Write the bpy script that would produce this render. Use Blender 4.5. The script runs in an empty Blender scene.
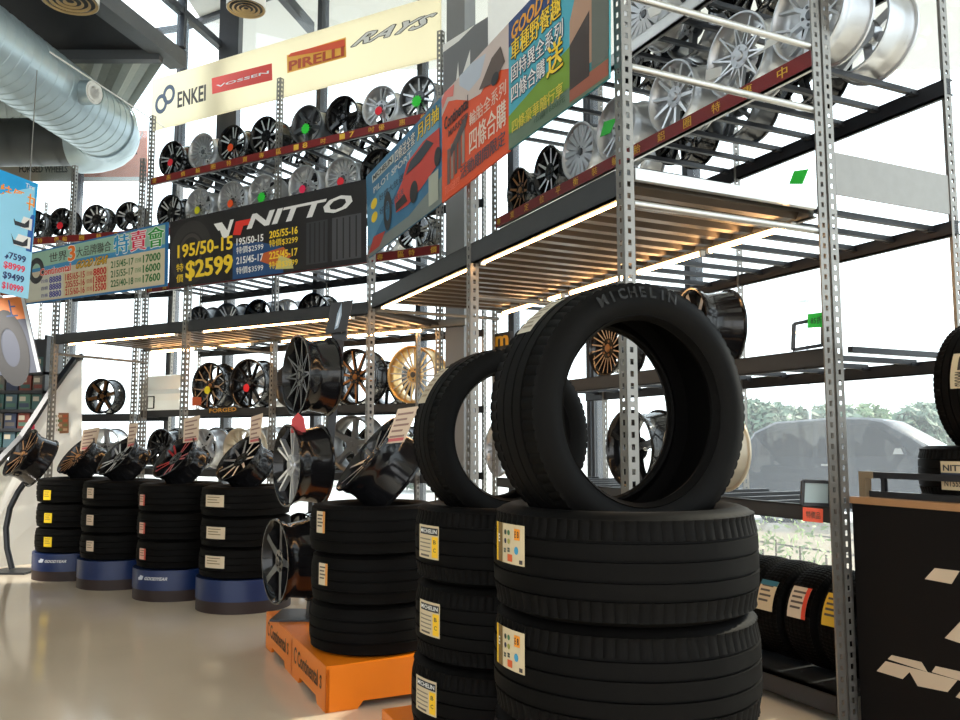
import bpy, bmesh, math, random
from mathutils import Vector, Matrix
random.seed(7)
S = bpy.context.scene
COL = S.collection
PI = math.pi
R_ = math.radians

# ------------------------------------------------------------------ camera
F, H = 833.0, 1.3
TH = math.atan(81 / 833)
CT, ST = math.cos(TH), math.sin(TH)
cam = bpy.data.cameras.new('camera')
cam.sensor_fit = 'HORIZONTAL'; cam.sensor_width = 36; cam.lens = F / 960 * 36
cam.clip_start = 0.05; cam.clip_end = 300
co = bpy.data.objects.new('camera', cam); COL.objects.link(co)
co.location = (0, 0, H); co.rotation_euler = (PI / 2 + TH, 0, 0)
S.camera = co
S.view_settings.view_transform = 'Standard'; S.view_settings.look = 'None'
S.view_settings.exposure = 0.3; S.view_settings.gamma = 1
S.view_settings.use_curve_mapping = False


def ray(x, y):
    v = (360 - y) / F; dy = CT - v * ST
    return (x - 480) / F / dy, (ST + v * CT) / dy


def at(x, y, Y):
    a, b = ray(x, y)
    return Vector((a * Y, Y, H + b * Y))


def onz(x, y, z):
    a, b = ray(x, y)
    return at(x, y, (z - H) / b)


class Frame:
    """a vertical working plane: origin on the floor, x along the row (towards the camera), y into the depth"""
    def __init__(s, o, ydir):
        s.o = Vector((o[0], o[1], 0)); l = math.hypot(*ydir)
        s.y = Vector((ydir[0] / l, ydir[1] / l, 0)); s.x = Vector((s.y.y, -s.y.x, 0))
        s.rot = math.atan2(s.x.y, s.x.x)

    def w(s, x, y, z):
        return s.o + s.x * x + s.y * y + Vector((0, 0, z))

    def hit(s, px, py, yo=0.0):
        a, b = ray(px, py); p = s.o + s.y * yo
        # p + x*t = Y*(a,1)
        det = s.x.x * 1 - s.x.y * a
        t = (a * p.y - p.x) / det
        Y = p.y + s.x.y * t
        return t, H + b * Y

    def pt(s, px, py, yo=0.0):
        t, z = s.hit(px, py, yo)
        return s.w(t, yo, z)


dE = (.9031, .4294); dAn = (.5045, .8634); dDn = (.265, .964)
FB = Frame((.601, 3.4), dE)                        # aisle face of the right rack
FB2 = Frame(FB.w(0, 1.19, 0), dE)                  # window-side rack behind it
C = FB.w(-3.45, 0, 0)
FA = Frame(C, dAn)                                 # aisle face of the rear rack
C2 = C + Vector((.917, .842, 0))
FA2 = Frame(C2, dAn)
FD = Frame(FA2.w(-4.62, 0, 0), dDn)


# ------------------------------------------------------------------ materials
def lin(c):
    return tuple((x / 12.92 if x <= .04045 else ((x + .055) / 1.055) ** 2.4) for x in c)


def rgb(r, g, b):
    return lin((r / 255, g / 255, b / 255))


MATS = {}


def mat(name, col, rough=.5, metal=0.0, noise=0.0, scale=20, emit=0, spec=.5, rn=0.0, bump=0.0):
    if name in MATS:
        return MATS[name]
    m = bpy.data.materials.new(name); m.use_nodes = True
    nt = m.node_tree; b = nt.nodes['Principled BSDF']
    b.inputs['Base Color'].default_value = (*col, 1)
    b.inputs['Roughness'].default_value = rough; b.inputs['Metallic'].default_value = metal
    b.inputs['Specular IOR Level'].default_value = spec
    if noise or rn or bump:
        tc = nt.nodes.new('ShaderNodeTexCoord'); n = nt.nodes.new('ShaderNodeTexNoise')
        n.inputs['Scale'].default_value = scale; n.inputs['Detail'].default_value = 4
        nt.links.new(tc.outputs['Object'], n.inputs['Vector'])
        if noise:
            r = nt.nodes.new('ShaderNodeMapRange')
            r.inputs['To Min'].default_value = 1 - noise; r.inputs['To Max'].default_value = 1 + noise
            nt.links.new(n.outputs['Fac'], r.inputs['Value'])
            mx = nt.nodes.new('ShaderNodeVectorMath'); mx.operation = 'SCALE'
            mx.inputs[0].default_value = col
            nt.links.new(r.outputs['Result'], mx.inputs['Scale']); nt.links.new(mx.outputs[0], b.inputs['Base Color'])
        if rn:
            r2 = nt.nodes.new('ShaderNodeMapRange')
            r2.inputs['To Min'].default_value = max(.02, rough - rn); r2.inputs['To Max'].default_value = rough + rn
            nt.links.new(n.outputs['Fac'], r2.inputs['Value']); nt.links.new(r2.outputs['Result'], b.inputs['Roughness'])
        if bump:
            bp = nt.nodes.new('ShaderNodeBump'); bp.inputs['Strength'].default_value = bump
            bp.inputs['Distance'].default_value = .01
            nt.links.new(n.outputs['Fac'], bp.inputs['Height']); nt.links.new(bp.outputs[0], b.inputs['Normal'])
    if emit:
        b.inputs['Emission Color'].default_value = (*col, 1); b.inputs['Emission Strength'].default_value = emit
    MATS[name] = m
    return m


def ink(r, g, b):
    return mat('print_%d_%d_%d' % (r, g, b), rgb(r, g, b), .55, noise=.04, scale=8)


RUBBER = mat('tyre_rubber', (.0026, .0023, .0021), .65, noise=.15, scale=30, spec=.09)
LETTER = mat('moulded_rubber', (.009, .0088, .0085), .5, noise=.1, spec=.25)
GALV = mat('galvanised_steel', (.26, .25, .232), .42, .6, noise=.18, scale=14, rn=.1)
DARKSTEEL = mat('dark_steel', (.040, .043, .047), .5, .2, noise=.15, scale=9)
BLACKSTEEL = mat('black_steel', (.02, .022, .027), .4, .2, noise=.1, scale=9)
DECK = mat('deck_steel', (.085, .066, .050), .38, .45, noise=.25, scale=6, rn=.12)
TUBE = mat('brushed_steel_tube', (.55, .54, .52), .3, .85, noise=.1, scale=10)
REDRAIL = mat('red_strip', rgb(128, 24, 24), .5, noise=.12, scale=6)
LED = mat('lit_tube', (1, .55, .22), emit=26)
BLK = mat('gloss_black', (.008, .008, .009), .13, 0, noise=.1, spec=.4)
MACH = mat('machined_alloy', (.72, .72, .74), .28, .9, noise=.05)
SILV = mat('silver_alloy', (.5, .51, .53), .33, .75, noise=.06)
GUN = mat('gunmetal_alloy', (.10, .105, .115), .3, .7, noise=.08)
GREY = mat('grey_alloy', (.2, .2, .2), .35, .7, noise=.08)
BRONZE = mat('bronze_alloy', (.30, .14, .05), .35, .7, noise=.08)
PALEB = mat('pale_bronze_alloy', (.50, .36, .24), .35, .7, noise=.08)
GOLD = mat('gold_alloy', (.62, .42, .18), .3, .85, noise=.08)
CREAMW = mat('cream_alloy', (.62, .55, .43), .35, .4, noise=.05)
REDW = mat('red_accent', (.4, .01, .015), .3, .2, noise=.05)
WHITE = mat('white_card', rgb(236, 236, 232), .6, noise=.03)
CREAM = mat('cream_card', rgb(210, 192, 156), .6, noise=.06)
ORANGE = mat('orange_paint', rgb(238, 126, 16), .38, noise=.06, scale=5)
BLUE = mat('blue_paint', rgb(8, 36, 84), .4, noise=.08, scale=5)
BROWNBAND = mat('brown_rubber_band', rgb(42, 25, 21), .6, noise=.1)


def thin_white(name, col, tcol, k, rough=.5):
    m = mat(name, col, rough, noise=.03, scale=3); nt = m.node_tree; b = nt.nodes['Principled BSDF']
    t = nt.nodes.new('ShaderNodeBsdfTranslucent'); t.inputs['Color'].default_value = (*tcol, 1)
    x = nt.nodes.new('ShaderNodeMixShader'); x.inputs[0].default_value = k
    o = [n for n in nt.nodes if n.type == 'OUTPUT_MATERIAL'][0]
    nt.links.new(b.outputs[0], x.inputs[1]); nt.links.new(t.outputs[0], x.inputs[2]); nt.links.new(x.outputs[0], o.inputs[0]); return m


# ------------------------------------------------------------------ mesh builder
class MB:
    def __init__(s):
        s.v = []; s.f = []; s.m = []; s.mats = []; s.sm = []

    def mi(s, m):
        if m not in s.mats:
            s.mats.append(m)
        return s.mats.index(m)

    def add(s, vs, fs, m, smooth=False):
        k = len(s.v); i = s.mi(m)
        s.v += [tuple(v) for v in vs]
        for f in fs:
            s.f.append([k + a for a in f]); s.m.append(i); s.sm.append(smooth)

    def box(s, lo, hi, m, M=None):
        x0, y0, z0 = lo; x1, y1, z1 = hi
        vs = [Vector(p) for p in ((x0, y0, z0), (x1, y0, z0), (x1, y1, z0), (x0, y1, z0), (x0, y0, z1), (x1, y0, z1), (x1, y1, z1), (x0, y1, z1))]
        if M: vs = [M @ v for v in vs]
        s.add(vs, [(0, 3, 2, 1), (4, 5, 6, 7), (0, 1, 5, 4), (1, 2, 6, 5), (2, 3, 7, 6), (3, 0, 4, 7)], m)

    def bar(s, a, b, w, h, m, up=(0, 0, 1)):
        a = Vector(a); b = Vector(b); d = (b - a).normalized(); up = Vector(up)
        if abs(d.dot(up)) > .98: up = Vector((1, 0, 0))
        x = d.cross(up).normalized(); y = x.cross(d)
        vs = [p + x * (w / 2 * i) + y * (h / 2 * j) for p in (a, b) for i, j in ((-1, -1), (1, -1), (1, 1), (-1, 1))]
        s.add(vs, [(3, 2, 1, 0), (4, 5, 6, 7), (0, 1, 5, 4), (1, 2, 6, 5), (2, 3, 7, 6), (3, 0, 4, 7)], m)

    def tube(s, pts, r, m, n=12, caps=True):
        pts = [Vector(p) for p in pts]; rings = []
        rr = r if isinstance(r, (list, tuple)) else [r] * len(pts)
        u = None
        for i, p in enumerate(pts):
            d = (pts[min(i + 1, len(pts) - 1)] - pts[max(i - 1, 0)]).normalized()
            if u is None:
                u = Vector((0, 0, 1)) if abs(d.z) < .9 else Vector((1, 0, 0))
            x = d.cross(u).normalized(); u = x.cross(d).normalized()
            rings.append([p + (x * math.cos(2 * PI * k / n) + u * math.sin(2 * PI * k / n)) * rr[i] for k in range(n)])
        vs = [v for q in rings for v in q]; fs = []
        for i in range(len(pts) - 1):
            for k in range(n):
                fs.append((i * n + k, i * n + (k + 1) % n, (i + 1) * n + (k + 1) % n, (i + 1) * n + k))
        s.add(vs, fs, m, True)
        if caps:
            s.add(rings[0], [tuple(range(n))[::-1]], m); s.add(rings[-1], [tuple(range(n))], m)

    def lathe(s, prof, n, m, M=None, closed=True, smooth=True, a0=0, a1=2 * PI, drop=None):
        """prof: (axial, radius) about Z; drop(k,j) lowers the radius"""
        full = abs(a1 - a0 - 2 * PI) < 1e-6
        nn = n if full else n + 1; P = len(prof); vs = []
        for j in range(nn):
            a = a0 + (a1 - a0) * j / n; ca, sa = math.cos(a), math.sin(a)
            for k, (z, r) in enumerate(prof):
                rr = r - (drop(k, j) if drop else 0)
                v = Vector((rr * ca, rr * sa, z)); vs.append(M @ v if M else v)
        fs = []
        for j in range(n):
            j2 = (j + 1) % nn
            for k in range(P if closed else P - 1):
                k2 = (k + 1) % P
                fs.append((j * P + k, j2 * P + k, j2 * P + k2, j * P + k2))
        s.add(vs, fs, m, smooth)

    def prism(s, pts, n, m, m2=None):
        """polygon of 3D points pushed along vector n"""
        pts = [Vector(p) for p in pts]; n = Vector(n); k = len(pts)
        s.add(pts + [p + n for p in pts], [tuple(range(k))[::-1]] + [(i, (i + 1) % k, k + (i + 1) % k, k + i) for i in range(k)], m)
        s.add([p + n for p in pts], [tuple(range(k))], m2 or m)

    def mesh(s, name):
        me = bpy.data.meshes.new(name); me.from_pydata(s.v, [], s.f)
        for m in s.mats: me.materials.append(m)
        me.polygons.foreach_set('material_index', s.m); me.polygons.foreach_set('use_smooth', s.sm)
        me.update()
        if any(s.sm):
            try: me.set_sharp_from_angle(angle=R_(42))
            except Exception: pass
        return me

    def build(s, name, parent=None):
        return put(name, s.mesh(name), parent)


def put(name, me, parent=None, loc=None, rot=None):
    o = bpy.data.objects.new(name, me); COL.objects.link(o)
    if parent: o.parent = parent
    if loc is not None: o.location = loc
    if rot is not None: o.rotation_euler = rot
    return o


def tag(o, label, cat, group=None):
    o['label'] = label; o['category'] = cat
    if group: o['group'] = group
    return o


def thing(name, label, cat, loc=(0, 0, 0), rz=0, group=None):
    o = bpy.data.objects.new(name, None); COL.objects.link(o); o.empty_display_size = .1
    o.location = loc; o.rotation_euler = (0, 0, rz)
    return tag(o, label, cat, group)


def struct(o):
    o['kind'] = 'structure'; return o


# ------------------------------------------------------------------ printing (flat lettering and marks)
TXT = {}


def glyphs(s, bold):
    key = (s, bold)
    if key not in TXT:
        c = bpy.data.curves.new('t', 'FONT'); c.body = s; c.resolution_u = 2; c.offset = bold
        o = bpy.data.objects.new('t', c); COL.objects.link(o)
        bpy.context.view_layer.update()
        m = o.evaluated_get(bpy.context.evaluated_depsgraph_get()).to_mesh()
        vs = [(v.co.x, v.co.y) for v in m.vertices]; fs = [tuple(p.vertices) for p in m.polygons]
        o.to_mesh_clear(); bpy.data.objects.remove(o); bpy.data.curves.remove(c)
        TXT[key] = (vs, fs)
    return TXT[key]


class Print:
    """a sheet in unit coordinates u 0..1, v 0..1; asp = width/height"""
    def __init__(s):
        s.it = []

    def rect(s, u0, v0, u1, v1, c, l=1, nu=1):
        vs = []; fs = []
        if nu > 1 and v1 - v0 > .3:
            m = 6
            for i in range(nu + 1):
                for j in range(m + 1): vs.append((u0 + (u1 - u0) * i / nu, v0 + (v1 - v0) * j / m))
            for i in range(nu):
                for j in range(m):
                    k = i * (m + 1) + j; fs.append((k, k + m + 1, k + m + 2, k + 1))
            s.it.append((vs, fs, c, l)); return s
        for i in range(nu + 1):
            u = u0 + (u1 - u0) * i / nu; vs += [(u, v0), (u, v1)]
        for i in range(nu): fs.append((2 * i, 2 * i + 2, 2 * i + 3, 2 * i + 1))
        s.it.append((vs, fs, c, l)); return s

    def poly(s, pts, c, l=1):
        s.it.append((list(pts), [tuple(range(len(pts)))], c, l)); return s

    def ell(s, u, v, ru, rv, c, l=1, n=20):
        return s.poly([(u + ru * math.cos(2 * PI * k / n), v + rv * math.sin(2 * PI * k / n)) for k in range(n)], c, l)

    def ring(s, u, v, ru, rv, w, c, l=1, n=24, a0=0, a1=2 * PI):
        vs = []
        for k in range(n + 1):
            a = a0 + (a1 - a0) * k / n
            for q in (1, 1 - w): vs.append((u + ru * q * math.cos(a), v + rv * q * math.sin(a)))
        s.it.append((vs, [(2 * k, 2 * k + 2, 2 * k + 3, 2 * k + 1) for k in range(n)], c, l)); return s

    def text(s, t, u0, v0, u1, v1, c, l=2, bold=.012, shear=0, edge=None, ew=.05):
        """text stretched into the box u0..u1, v0..v1; edge = outline colour"""
        cjk = any(ord(k) > 255 for k in t); b0 = 0 if cjk else min(bold, .02)
        b, fs = glyphs(t, b0)
        if not b: return s
        x0 = min(p[0] for p in b); x1 = max(p[0] for p in b); y0 = min(p[1] for p in b); y1 = max(p[1] for p in b)
        su = (u1 - u0) / max(x1 - x0, 1e-6); sv = (v1 - v0) / max(y1 - y0, 1e-6)
        def mp(dx, dy):
            return [(u0 + (x - x0 + dx) * su + shear * ((y - y0) / max(y1 - y0, 1e-6) - .5), v0 + (y - y0 + dy) * sv) for x, y in b]
        e = ew * .8
        if edge is not None:
            for k in range(8): s.it.append((mp(e * math.cos(k * PI / 4), e * math.sin(k * PI / 4)), fs, edge, l - .6 + k * .01))
        d = max(0, (bold if cjk else bold - .02)) * .5
        for k, q in enumerate((-d, 0, d) if d > .002 else (0,)): s.it.append((mp(q, 0), fs, c, l + k * .01))
        return s

    def build(s, name, mp, parent=None, step=.0022):
        mb = MB()
        for vs, fs, c, l in s.it:
            mb.add([mp(u, v, l * step) for u, v in vs], fs, c)
        return mb.build(name, parent)


def quadmap(tl, tr, br, bl):
    n = (Vector(br) - Vector(bl)).cross(Vector(tl) - Vector(bl)).normalized()
    def f(u, v, d):
        return (Vector(bl) * (1 - u) + Vector(br) * u) * (1 - v) + (Vector(tl) * (1 - u) + Vector(tr) * u) * v + n * d
    return f, n


def board(name, label, cat, corners, pr, base, thick=.012, group=None, part='panel', edge=None):
    """a flat sign: tl, tr, br, bl in world; origin at its lower-left corner"""
    tl, tr, br, bl = [Vector(c) for c in corners]
    o = thing(name, label, cat, bl, 0, group)
    f, n = quadmap(tl - bl, tr - bl, br - bl, Vector((0, 0, 0)))
    mb = MB(); mb.prism([f(0, 0, -thick), f(1, 0, -thick), f(1, 1, -thick), f(0, 1, -thick)], n * thick, base, base)
    mb.build(part, o)
    if pr: pr.build('printed_artwork', f, o)
    if edge:
        e = MB(); k = [f(0, 0, 0), f(1, 0, 0), f(1, 1, 0), f(0, 1, 0)]
        for i in range(4): e.bar(k[i], k[(i + 1) % 4], .02, .02, edge, n)
        e.build('frame', o)
    return o


# ------------------------------------------------------------------ the setting
def floor_mat():
    m = mat('epoxy_floor', rgb(216, 202, 180), .11, noise=.08, scale=1.3, rn=.05, spec=.6)
    return m


mb = MB(); mb.box((-9.5, -4.2, -.1), (8, 13.5, 0), floor_mat()); struct(mb.build('floor'))
GLASS = bpy.data.materials.new('window_glass'); GLASS.use_nodes = True
nt = GLASS.node_tree; nt.nodes.clear()
out = nt.nodes.new('ShaderNodeOutputMaterial'); tr = nt.nodes.new('ShaderNodeBsdfTransparent'); gl = nt.nodes.new('ShaderNodeBsdfGlossy')
df = nt.nodes.new('ShaderNodeBsdfTranslucent'); m1 = nt.nodes.new('ShaderNodeMixShader'); m2 = nt.nodes.new('ShaderNodeMixShader')
nz = nt.nodes.new('ShaderNodeTexNoise'); nz.inputs['Scale'].default_value = 2.5
mr = nt.nodes.new('ShaderNodeMapRange'); mr.inputs['To Min'].default_value = .03; mr.inputs['To Max'].default_value = .06
nt.links.new(nz.outputs['Fac'], mr.inputs['Value']); nt.links.new(mr.outputs[0], m1.inputs[0])
tr.inputs['Color'].default_value = (.93, .97, .98, 1); df.inputs['Color'].default_value = (.75, .85, 1, 1)
gl.inputs['Roughness'].default_value = .02; gl.inputs['Color'].default_value = (.9, .95, 1, 1); m2.inputs[0].default_value = .05
nt.links.new(tr.outputs[0], m1.inputs[1]); nt.links.new(df.outputs[0], m1.inputs[2])
nt.links.new(m1.outputs[0], m2.inputs[1]); nt.links.new(gl.outputs[0], m2.inputs[2]); nt.links.new(m2.outputs[0], out.inputs[0])

MULL = mat('dark_mullion', (.045, .05, .06), .45, .3, noise=.1)
WALLP = mat('painted_wall', rgb(205, 203, 196), .7, noise=.04)
ROOFM = mat('roof_lining', rgb(225, 225, 222), .7, noise=.04)
PILLAR = mat('grey_pillar', rgb(128, 130, 132), .6, noise=.06, scale=4)

WOFF = 1.42
corner = C2 + Vector((.7365, .6764, 0)) * (WOFF / math.cos(R_(17.1)))
FWB = Frame((corner.x, corner.y), dE)                     # right glazing runs towards +x (nearer)
FWA = Frame((corner.x, corner.y), dAn)
aend = FWA.w(-6.3, 0, 0)
FWD = Frame((aend.x, aend.y), dDn)
TOP = 7.3
wn = [0]


def glazing(fr, x0, x1, xs, zs, wall):
    """one glazed wall: its mullions and rails are the wall, each bay of glass a window"""
    mbm = MB(); B = [x0] + xs + [x1]
    o = bpy.data.objects.new(wall, None)
    for x in B: mbm.box((x - .035, -.05, 0), (x + .035, .09, TOP), MULL)
    for z in [0.03] + zs + [TOP - .03]: mbm.box((x0, -.03, z - .03), (x1, .07, z + .03), MULL)
    me = mbm.mesh(wall); w = put(wall, me, None, fr.o, (0, 0, fr.rot)); struct(w)
    for a, b in zip(B[:-1], B[1:]):
        wn[0] += 1
        g = MB(); g.box((a + .035, .015, .06), (b - .035, .025, TOP - .06), GLASS)
        struct(put('window_%d' % wn[0], g.mesh('window_%d' % wn[0]), None, fr.o, (0, 0, fr.rot)))


glazing(FWB, 0, 12.4, [1.55, 4.2, 6.2, 8.2, 10.2], [], 'wall_right')
glazing(FWA, -6.3, 0, [-5.2, -3.65, -2.1, -.9], [], 'wall_back')
glazing(FWD, -5.0, 0, [-3.4, -1.7], [1.0], 'wall_left_back')
# solid walls out of view, with openings behind the photographer
mb = MB(); mb.box((-9.5, -4.2, 0), (-9.35, 13, 7.3), WALLP); struct(mb.build('wall_left'))
mb = MB()
mb.box((-9.5, -4.2, 0), (8, -4.05, .3), WALLP); mb.box((-9.5, -4.2, 4.6), (8, -4.05, 7.3), WALLP)
for x in (-9.5, -6.5, -3.5, -.5, 2.5, 5.5, 7.6): mb.box((x, -4.2, .3), (x + .25, -4.05, 4.6), WALLP)
struct(mb.build('wall_front'))
# roof: high over the right, a low dark ceiling on the left with a clerestory above its edge
fa = onz(97, 0, 5.95); fb = onz(185, 68, 5.95); fd = (fb - fa).normalized()
f0 = fa - fd * 13; f1 = fb + fd * .02
mb = MB()
mb.prism([(f0.x, -4.2, 7.3), (8, -4.2, 7.3), (8, 13, 7.3), (f1.x - .3, 13, 7.3), (f1.x - .3, f1.y, 7.3), (f0.x - .3, f0.y, 7.3)], (0, 0, .15), ROOFM)
struct(mb.build('ceiling_high'))
CEILD = mat('dark_ceiling', (.012, .013, .017), .8, noise=.1)
crossy = at(120, 57, 9.7).y
mb = MB()
pa = fa + fd * ((crossy - fa.y) / fd.y)
mb.prism([(f0.x - .1, f0.y, 6.0), (pa.x - .1, crossy, 6.0), (-9.4, crossy, 6.0), (-9.4, f0.y, 6.0)], (0, 0, .12), CEILD)
mb.box((-9.4, 8.05, 5.93), (fa.x, 8.13, 6.0), MULL)
struct(mb.build('ceiling_low'))
CORR = mat('corrugated_metal', rgb(150, 156, 150), .5, .3, noise=.1)
mb = MB(); n = 44; vs = []
for i in range(n + 1):
    x = -9.3 + (fb.x + 9.3 - .05) * i / n; x2 = -9.3 + (-6.2 + 9.3) * i / n; z = 6.02 + (.05 if (i // 2) % 2 else 0)
    vs += [(x, crossy, z), (x2, 12.9, z - .45)]
mb.add(vs, [(2 * i, 2 * i + 1, 2 * i + 3, 2 * i + 2) for i in range(n)], CORR); struct(mb.build('ceiling_corrugated'))
FASC = mat('fascia_steel', rgb(96, 100, 104), .6, .2, noise=.1)
mb = MB(); mb.bar(f0 + Vector((-.10, 0, .1)), f1 + Vector((-.10, 0, .1)), .22, .2, FASC)
mb.bar((-9.3, crossy, 5.96), (pa.x - .1, crossy, 5.96), .12, .16, FASC); struct(mb.build('trim_1'))
mb = MB()
sd = Vector((fd.y, -fd.x, 0))
q0 = f0 + Vector((0, 0, .22)); q1 = f1 + Vector((0, 0, .22))
L = (q1 - q0).length
mb.bar(q0 + Vector((0, 0, .46)), q1 + fd * .9 + Vector((0, 0, .46)), .09, .09, MULL)
for k in range(14):
    p = q1 - fd * (.12 + k * 1.35)
    mb.bar(p, p + Vector((0, 0, 1.15)), .09, .09, MULL)
struct(mb.build('wall_clerestory'))
mb = MB(); mb.prism([q0 + sd * .01, q1 + sd * .01, q1 + sd * .01 + Vector((0, 0, 1.1)), q0 + sd * .01 + Vector((0, 0, 1.1))], sd * .012, GLASS)
wn[0] += 1; struct(mb.build('window_%d' % wn[0]))
mb = MB()
a = onz(276, -12, 6.9); b = onz(311, 28, 6.9); mb.bar(a, b, .1, .14, MULL)
a = onz(200, -40, 6.95); b = onz(224, 56, 6.6)
struct(mb.build('trim_2'))
# stout dark wall column seen above the sign, and the pale column in the corner
cp = FWA.pt(231, 40, -.12)
mb = MB(); mb.box((cp.x - .13, cp.y - .1, 4.5), (cp.x + .13, cp.y + .1, 7.3), MULL); struct(mb.build('trim_3'))
pc = FA2.w(-.31, .1, 0)
mb = MB(); mb.box((-.1, -.1, 0), (.1, .1, 7.3), PILLAR)
struct(put('trim_4', mb.mesh('trim_4'), None, pc, (0, 0, FA2.rot)))
# bulkhead box above the column
mb = MB(); k0 = at(488, 74, 6.0); k1 = at(530, 74, 6.3)
mb.prism([k0, k1, k1 + Vector((.15, .9, 0)), k0 + Vector((.15, .9, 0))], (0, 0, .9), ROOFM); struct(mb.build('trim_5'))

# ------------------------------------------------------------------ racks
PITCH, FW_ = .05, .054


def flange(mb, h, du, dv, m, z0=0):
    """perforated strip: du = unit vector across, dv = thickness vector"""
    du = Vector(du); dv = Vector(dv); n = int((h - z0) / PITCH); w = FW_
    hu0, hu1 = w * .5 - .0085, w * .5 + .0085
    U = [0, hu0, hu1, w]
    # hole cell: 4x4 grid without the centre; shared verts skipped for brevity
    for i in range(n):
        z = z0 + i * PITCH; Z = [z, z + .013, z + .037, z + PITCH]
        vs = []
        for off in (Vector((0, 0, 0)), dv):
            for zz in Z:
                for u in U: vs.append(du * u + off + Vector((0, 0, zz)))
        fs = []
        # front and back sheets
        for o in (0, 16):
            q = lambda r, c: o + r * 4 + c
            for f in ((q(0, 0), q(0, 3), q(1, 3), q(1, 0)), (q(2, 0), q(2, 3), q(3, 3), q(3, 0)), (q(1, 0), q(1, 1), q(2, 1), q(2, 0)), (q(1, 2), q(1, 3), q(2, 3), q(2, 2))):
                fs.append(f)
        for a, b in ((5, 6), (6, 10), (10, 9), (9, 5), (0, 12), (3, 15)): fs.append((a, b, b + 16, a + 16))
        mb.add(vs, fs, m)


def post(parent, x, y, h, sx, sy, m=GALV):
    """slotted angle, corner at x,y, legs running sx along the row and sy into the depth"""
    mb = MB(); t = .003
    flange(mb, h, (sx, 0, 0), (0, sy * t, 0), m); flange(mb, h, (0, sy, 0), (sx * t, 0, 0), m)
    mb.box((min(0, sx * FW_) - .004, min(0, sy * FW_) - .004, 0), (max(0, sx * FW_) + .004, max(0, sy * FW_) + .004, .006), m)
    o = mb.build('post', parent); o.location = (x, y, 0); return o


def beam(parent, x0, x1, y, z, h, m, t=.03, name='beam'):
    mb = MB(); mb.box((x0, y - t / 2, z - h), (x1, y + t / 2, z), m)
    mb.box((x0, y - t / 2 + (.0 if t > 0 else 0), z - .008), (x1, y + t / 2 + .02, z), m)
    mb.box((x0, y - t / 2, z - h), (x1, y + t / 2 + .02, z - h + .008), m)
    return mb.build(name, parent)


def rail_strip(parent, x0, x1, y, z, words, m=REDRAIL):
    """red paper strip on the front of a shelf beam, with yellow lettering"""
    h = .085
    s = MB(); s.box((x0, y - .004, z - h), (x1, y, z - .003), m); st = s.build('red_sign_strip', parent)
    pr = Print(); L = x1 - x0; n = max(1, round(L / .125)); k = 0
    for i in range(n):
        w = words[i % len(words)]
        if w == ' ': continue
        u = (i + .5) / n; d = .035 / L
        pr.text(w, u - d, .14, u + d, .86, YEL, 1, .02)
    pr.build('lettering', lambda u, v, d: Vector((x0 + L * u, y - .004 - d, z - h + (h - .003) * v)), st)


YEL = ink(238, 190, 60)


def arms(parent, x0, x1, y0, y1, z, step, m=BLACKSTEEL):
    n = max(2, int(round((x1 - x0) / step)))
    for i in range(n):
        x = x0 + (i + .5) * (x1 - x0) / n
        a = MB(); a.box((x - .014, y0, z - .028), (x + .014, y1, z), m)
        a.box((x - .02, y1 - .05, z - .034), (x + .02, y1 + .012, z - .02), m)
        a.build('shelf_bar', parent)


def deck(parent, x0, x1, y0, y1, z, per=.15):
    mb = MB(); n = int((x1 - x0) / per); pts = []
    for i in range(n):
        x = x0 + (x1 - x0) * i / n; p = (x1 - x0) / n
        pts += [(x, z), (x + p * .35, z), (x + p * .5, z + .035), (x + p * .85, z + .035)]
    pts.append((x1, z)); vs = []
    for x, zz in pts: vs += [(x, y0, zz), (x, y1, zz)]
    mb.add(vs, [(2 * i, 2 * i + 1, 2 * i + 3, 2 * i + 2) for i in range(len(pts) - 1)], DECK)
    mb.box((x0, y0, z + .036), (x1, y1, z + .046), DECK)
    return mb.build('deck', parent)


def tube_lamp(fr, x0, x1, y, z, label, r=.012):
    o = thing('tube_light', label, 'tube light', fr.w((x0 + x1) / 2, y, z - .02), fr.rot, 'lit tubes under the decks')
    l = (x1 - x0) / 2
    t = MB(); t.tube([(-l + .02, 0, 0), (l - .02, 0, 0)], r, LED, 8); t.build('lit_tube', o)
    c = MB(); c.box((-l, -.016, .0125), (l, .016, .02), GALV); c.box((-l, -.014, -.014), (-l + .02, .014, .013), WHITE); c.box((l - .02, -.014, -.014), (l, .014, .013), WHITE)
    c.build('fixture', o)


# right rack, aisle half with the deck
DZB = 2.45
rb = thing('storage_rack', 'steel decked storage rack at right with perforated posts and lit slatted underside', 'rack', FB.o, FB.rot)
post(rb, 0, 0, 3.75, -1, 1); post(rb, -1.53, 0, 3.5, -1, 1); post(rb, -3.45, 0, 3.42, -1, 1)
post(rb, 0, 1.177, 3.75, -1, -1)
beam(rb, -3.39, -1.60, .02, DZB, .115, DARKSTEEL); beam(rb, -1.53, -.07, .02, DZB, .115, DARKSTEEL)
beam(rb, -3.45, -.07, 1.15, DZB, .07, GALV)
deck(rb, -3.40, -.05, .045, 1.13, DZB - .062)
mb = MB(); mb.box((-.03, .062, DZB - .05), (0, 1.11, DZB + .0), TUBE); mb.build('end_beam', rb)
for z in (2.30, 2.9, 3.22):
    mb = MB(); mb.tube([(-.02, .06, z), (-.02, 1.14, z)], .0165, TUBE, 14); mb.build('end_rung', rb)
mb = MB(); mb.tube([(-1.56, .06, 2.14), (-1.56, 1.14, 2.14)], .014, GALV, 10); mb.build('end_rung', rb)
mb = MB(); mb.tube([(-3.43, .06, 2.33), (-3.43, 1.14, 2.33)], .014, GALV, 10); mb.build('end_rung', rb)
for a, b in ((-3.3, -1.65), (-1.5, -.1)):
    tube_lamp(FB, a, b, .062, DZB - .098, 'thin lit tube along the aisle edge of the right deck, %s' % ('far bay' if a < -2 else 'near bay'), .008)
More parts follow.
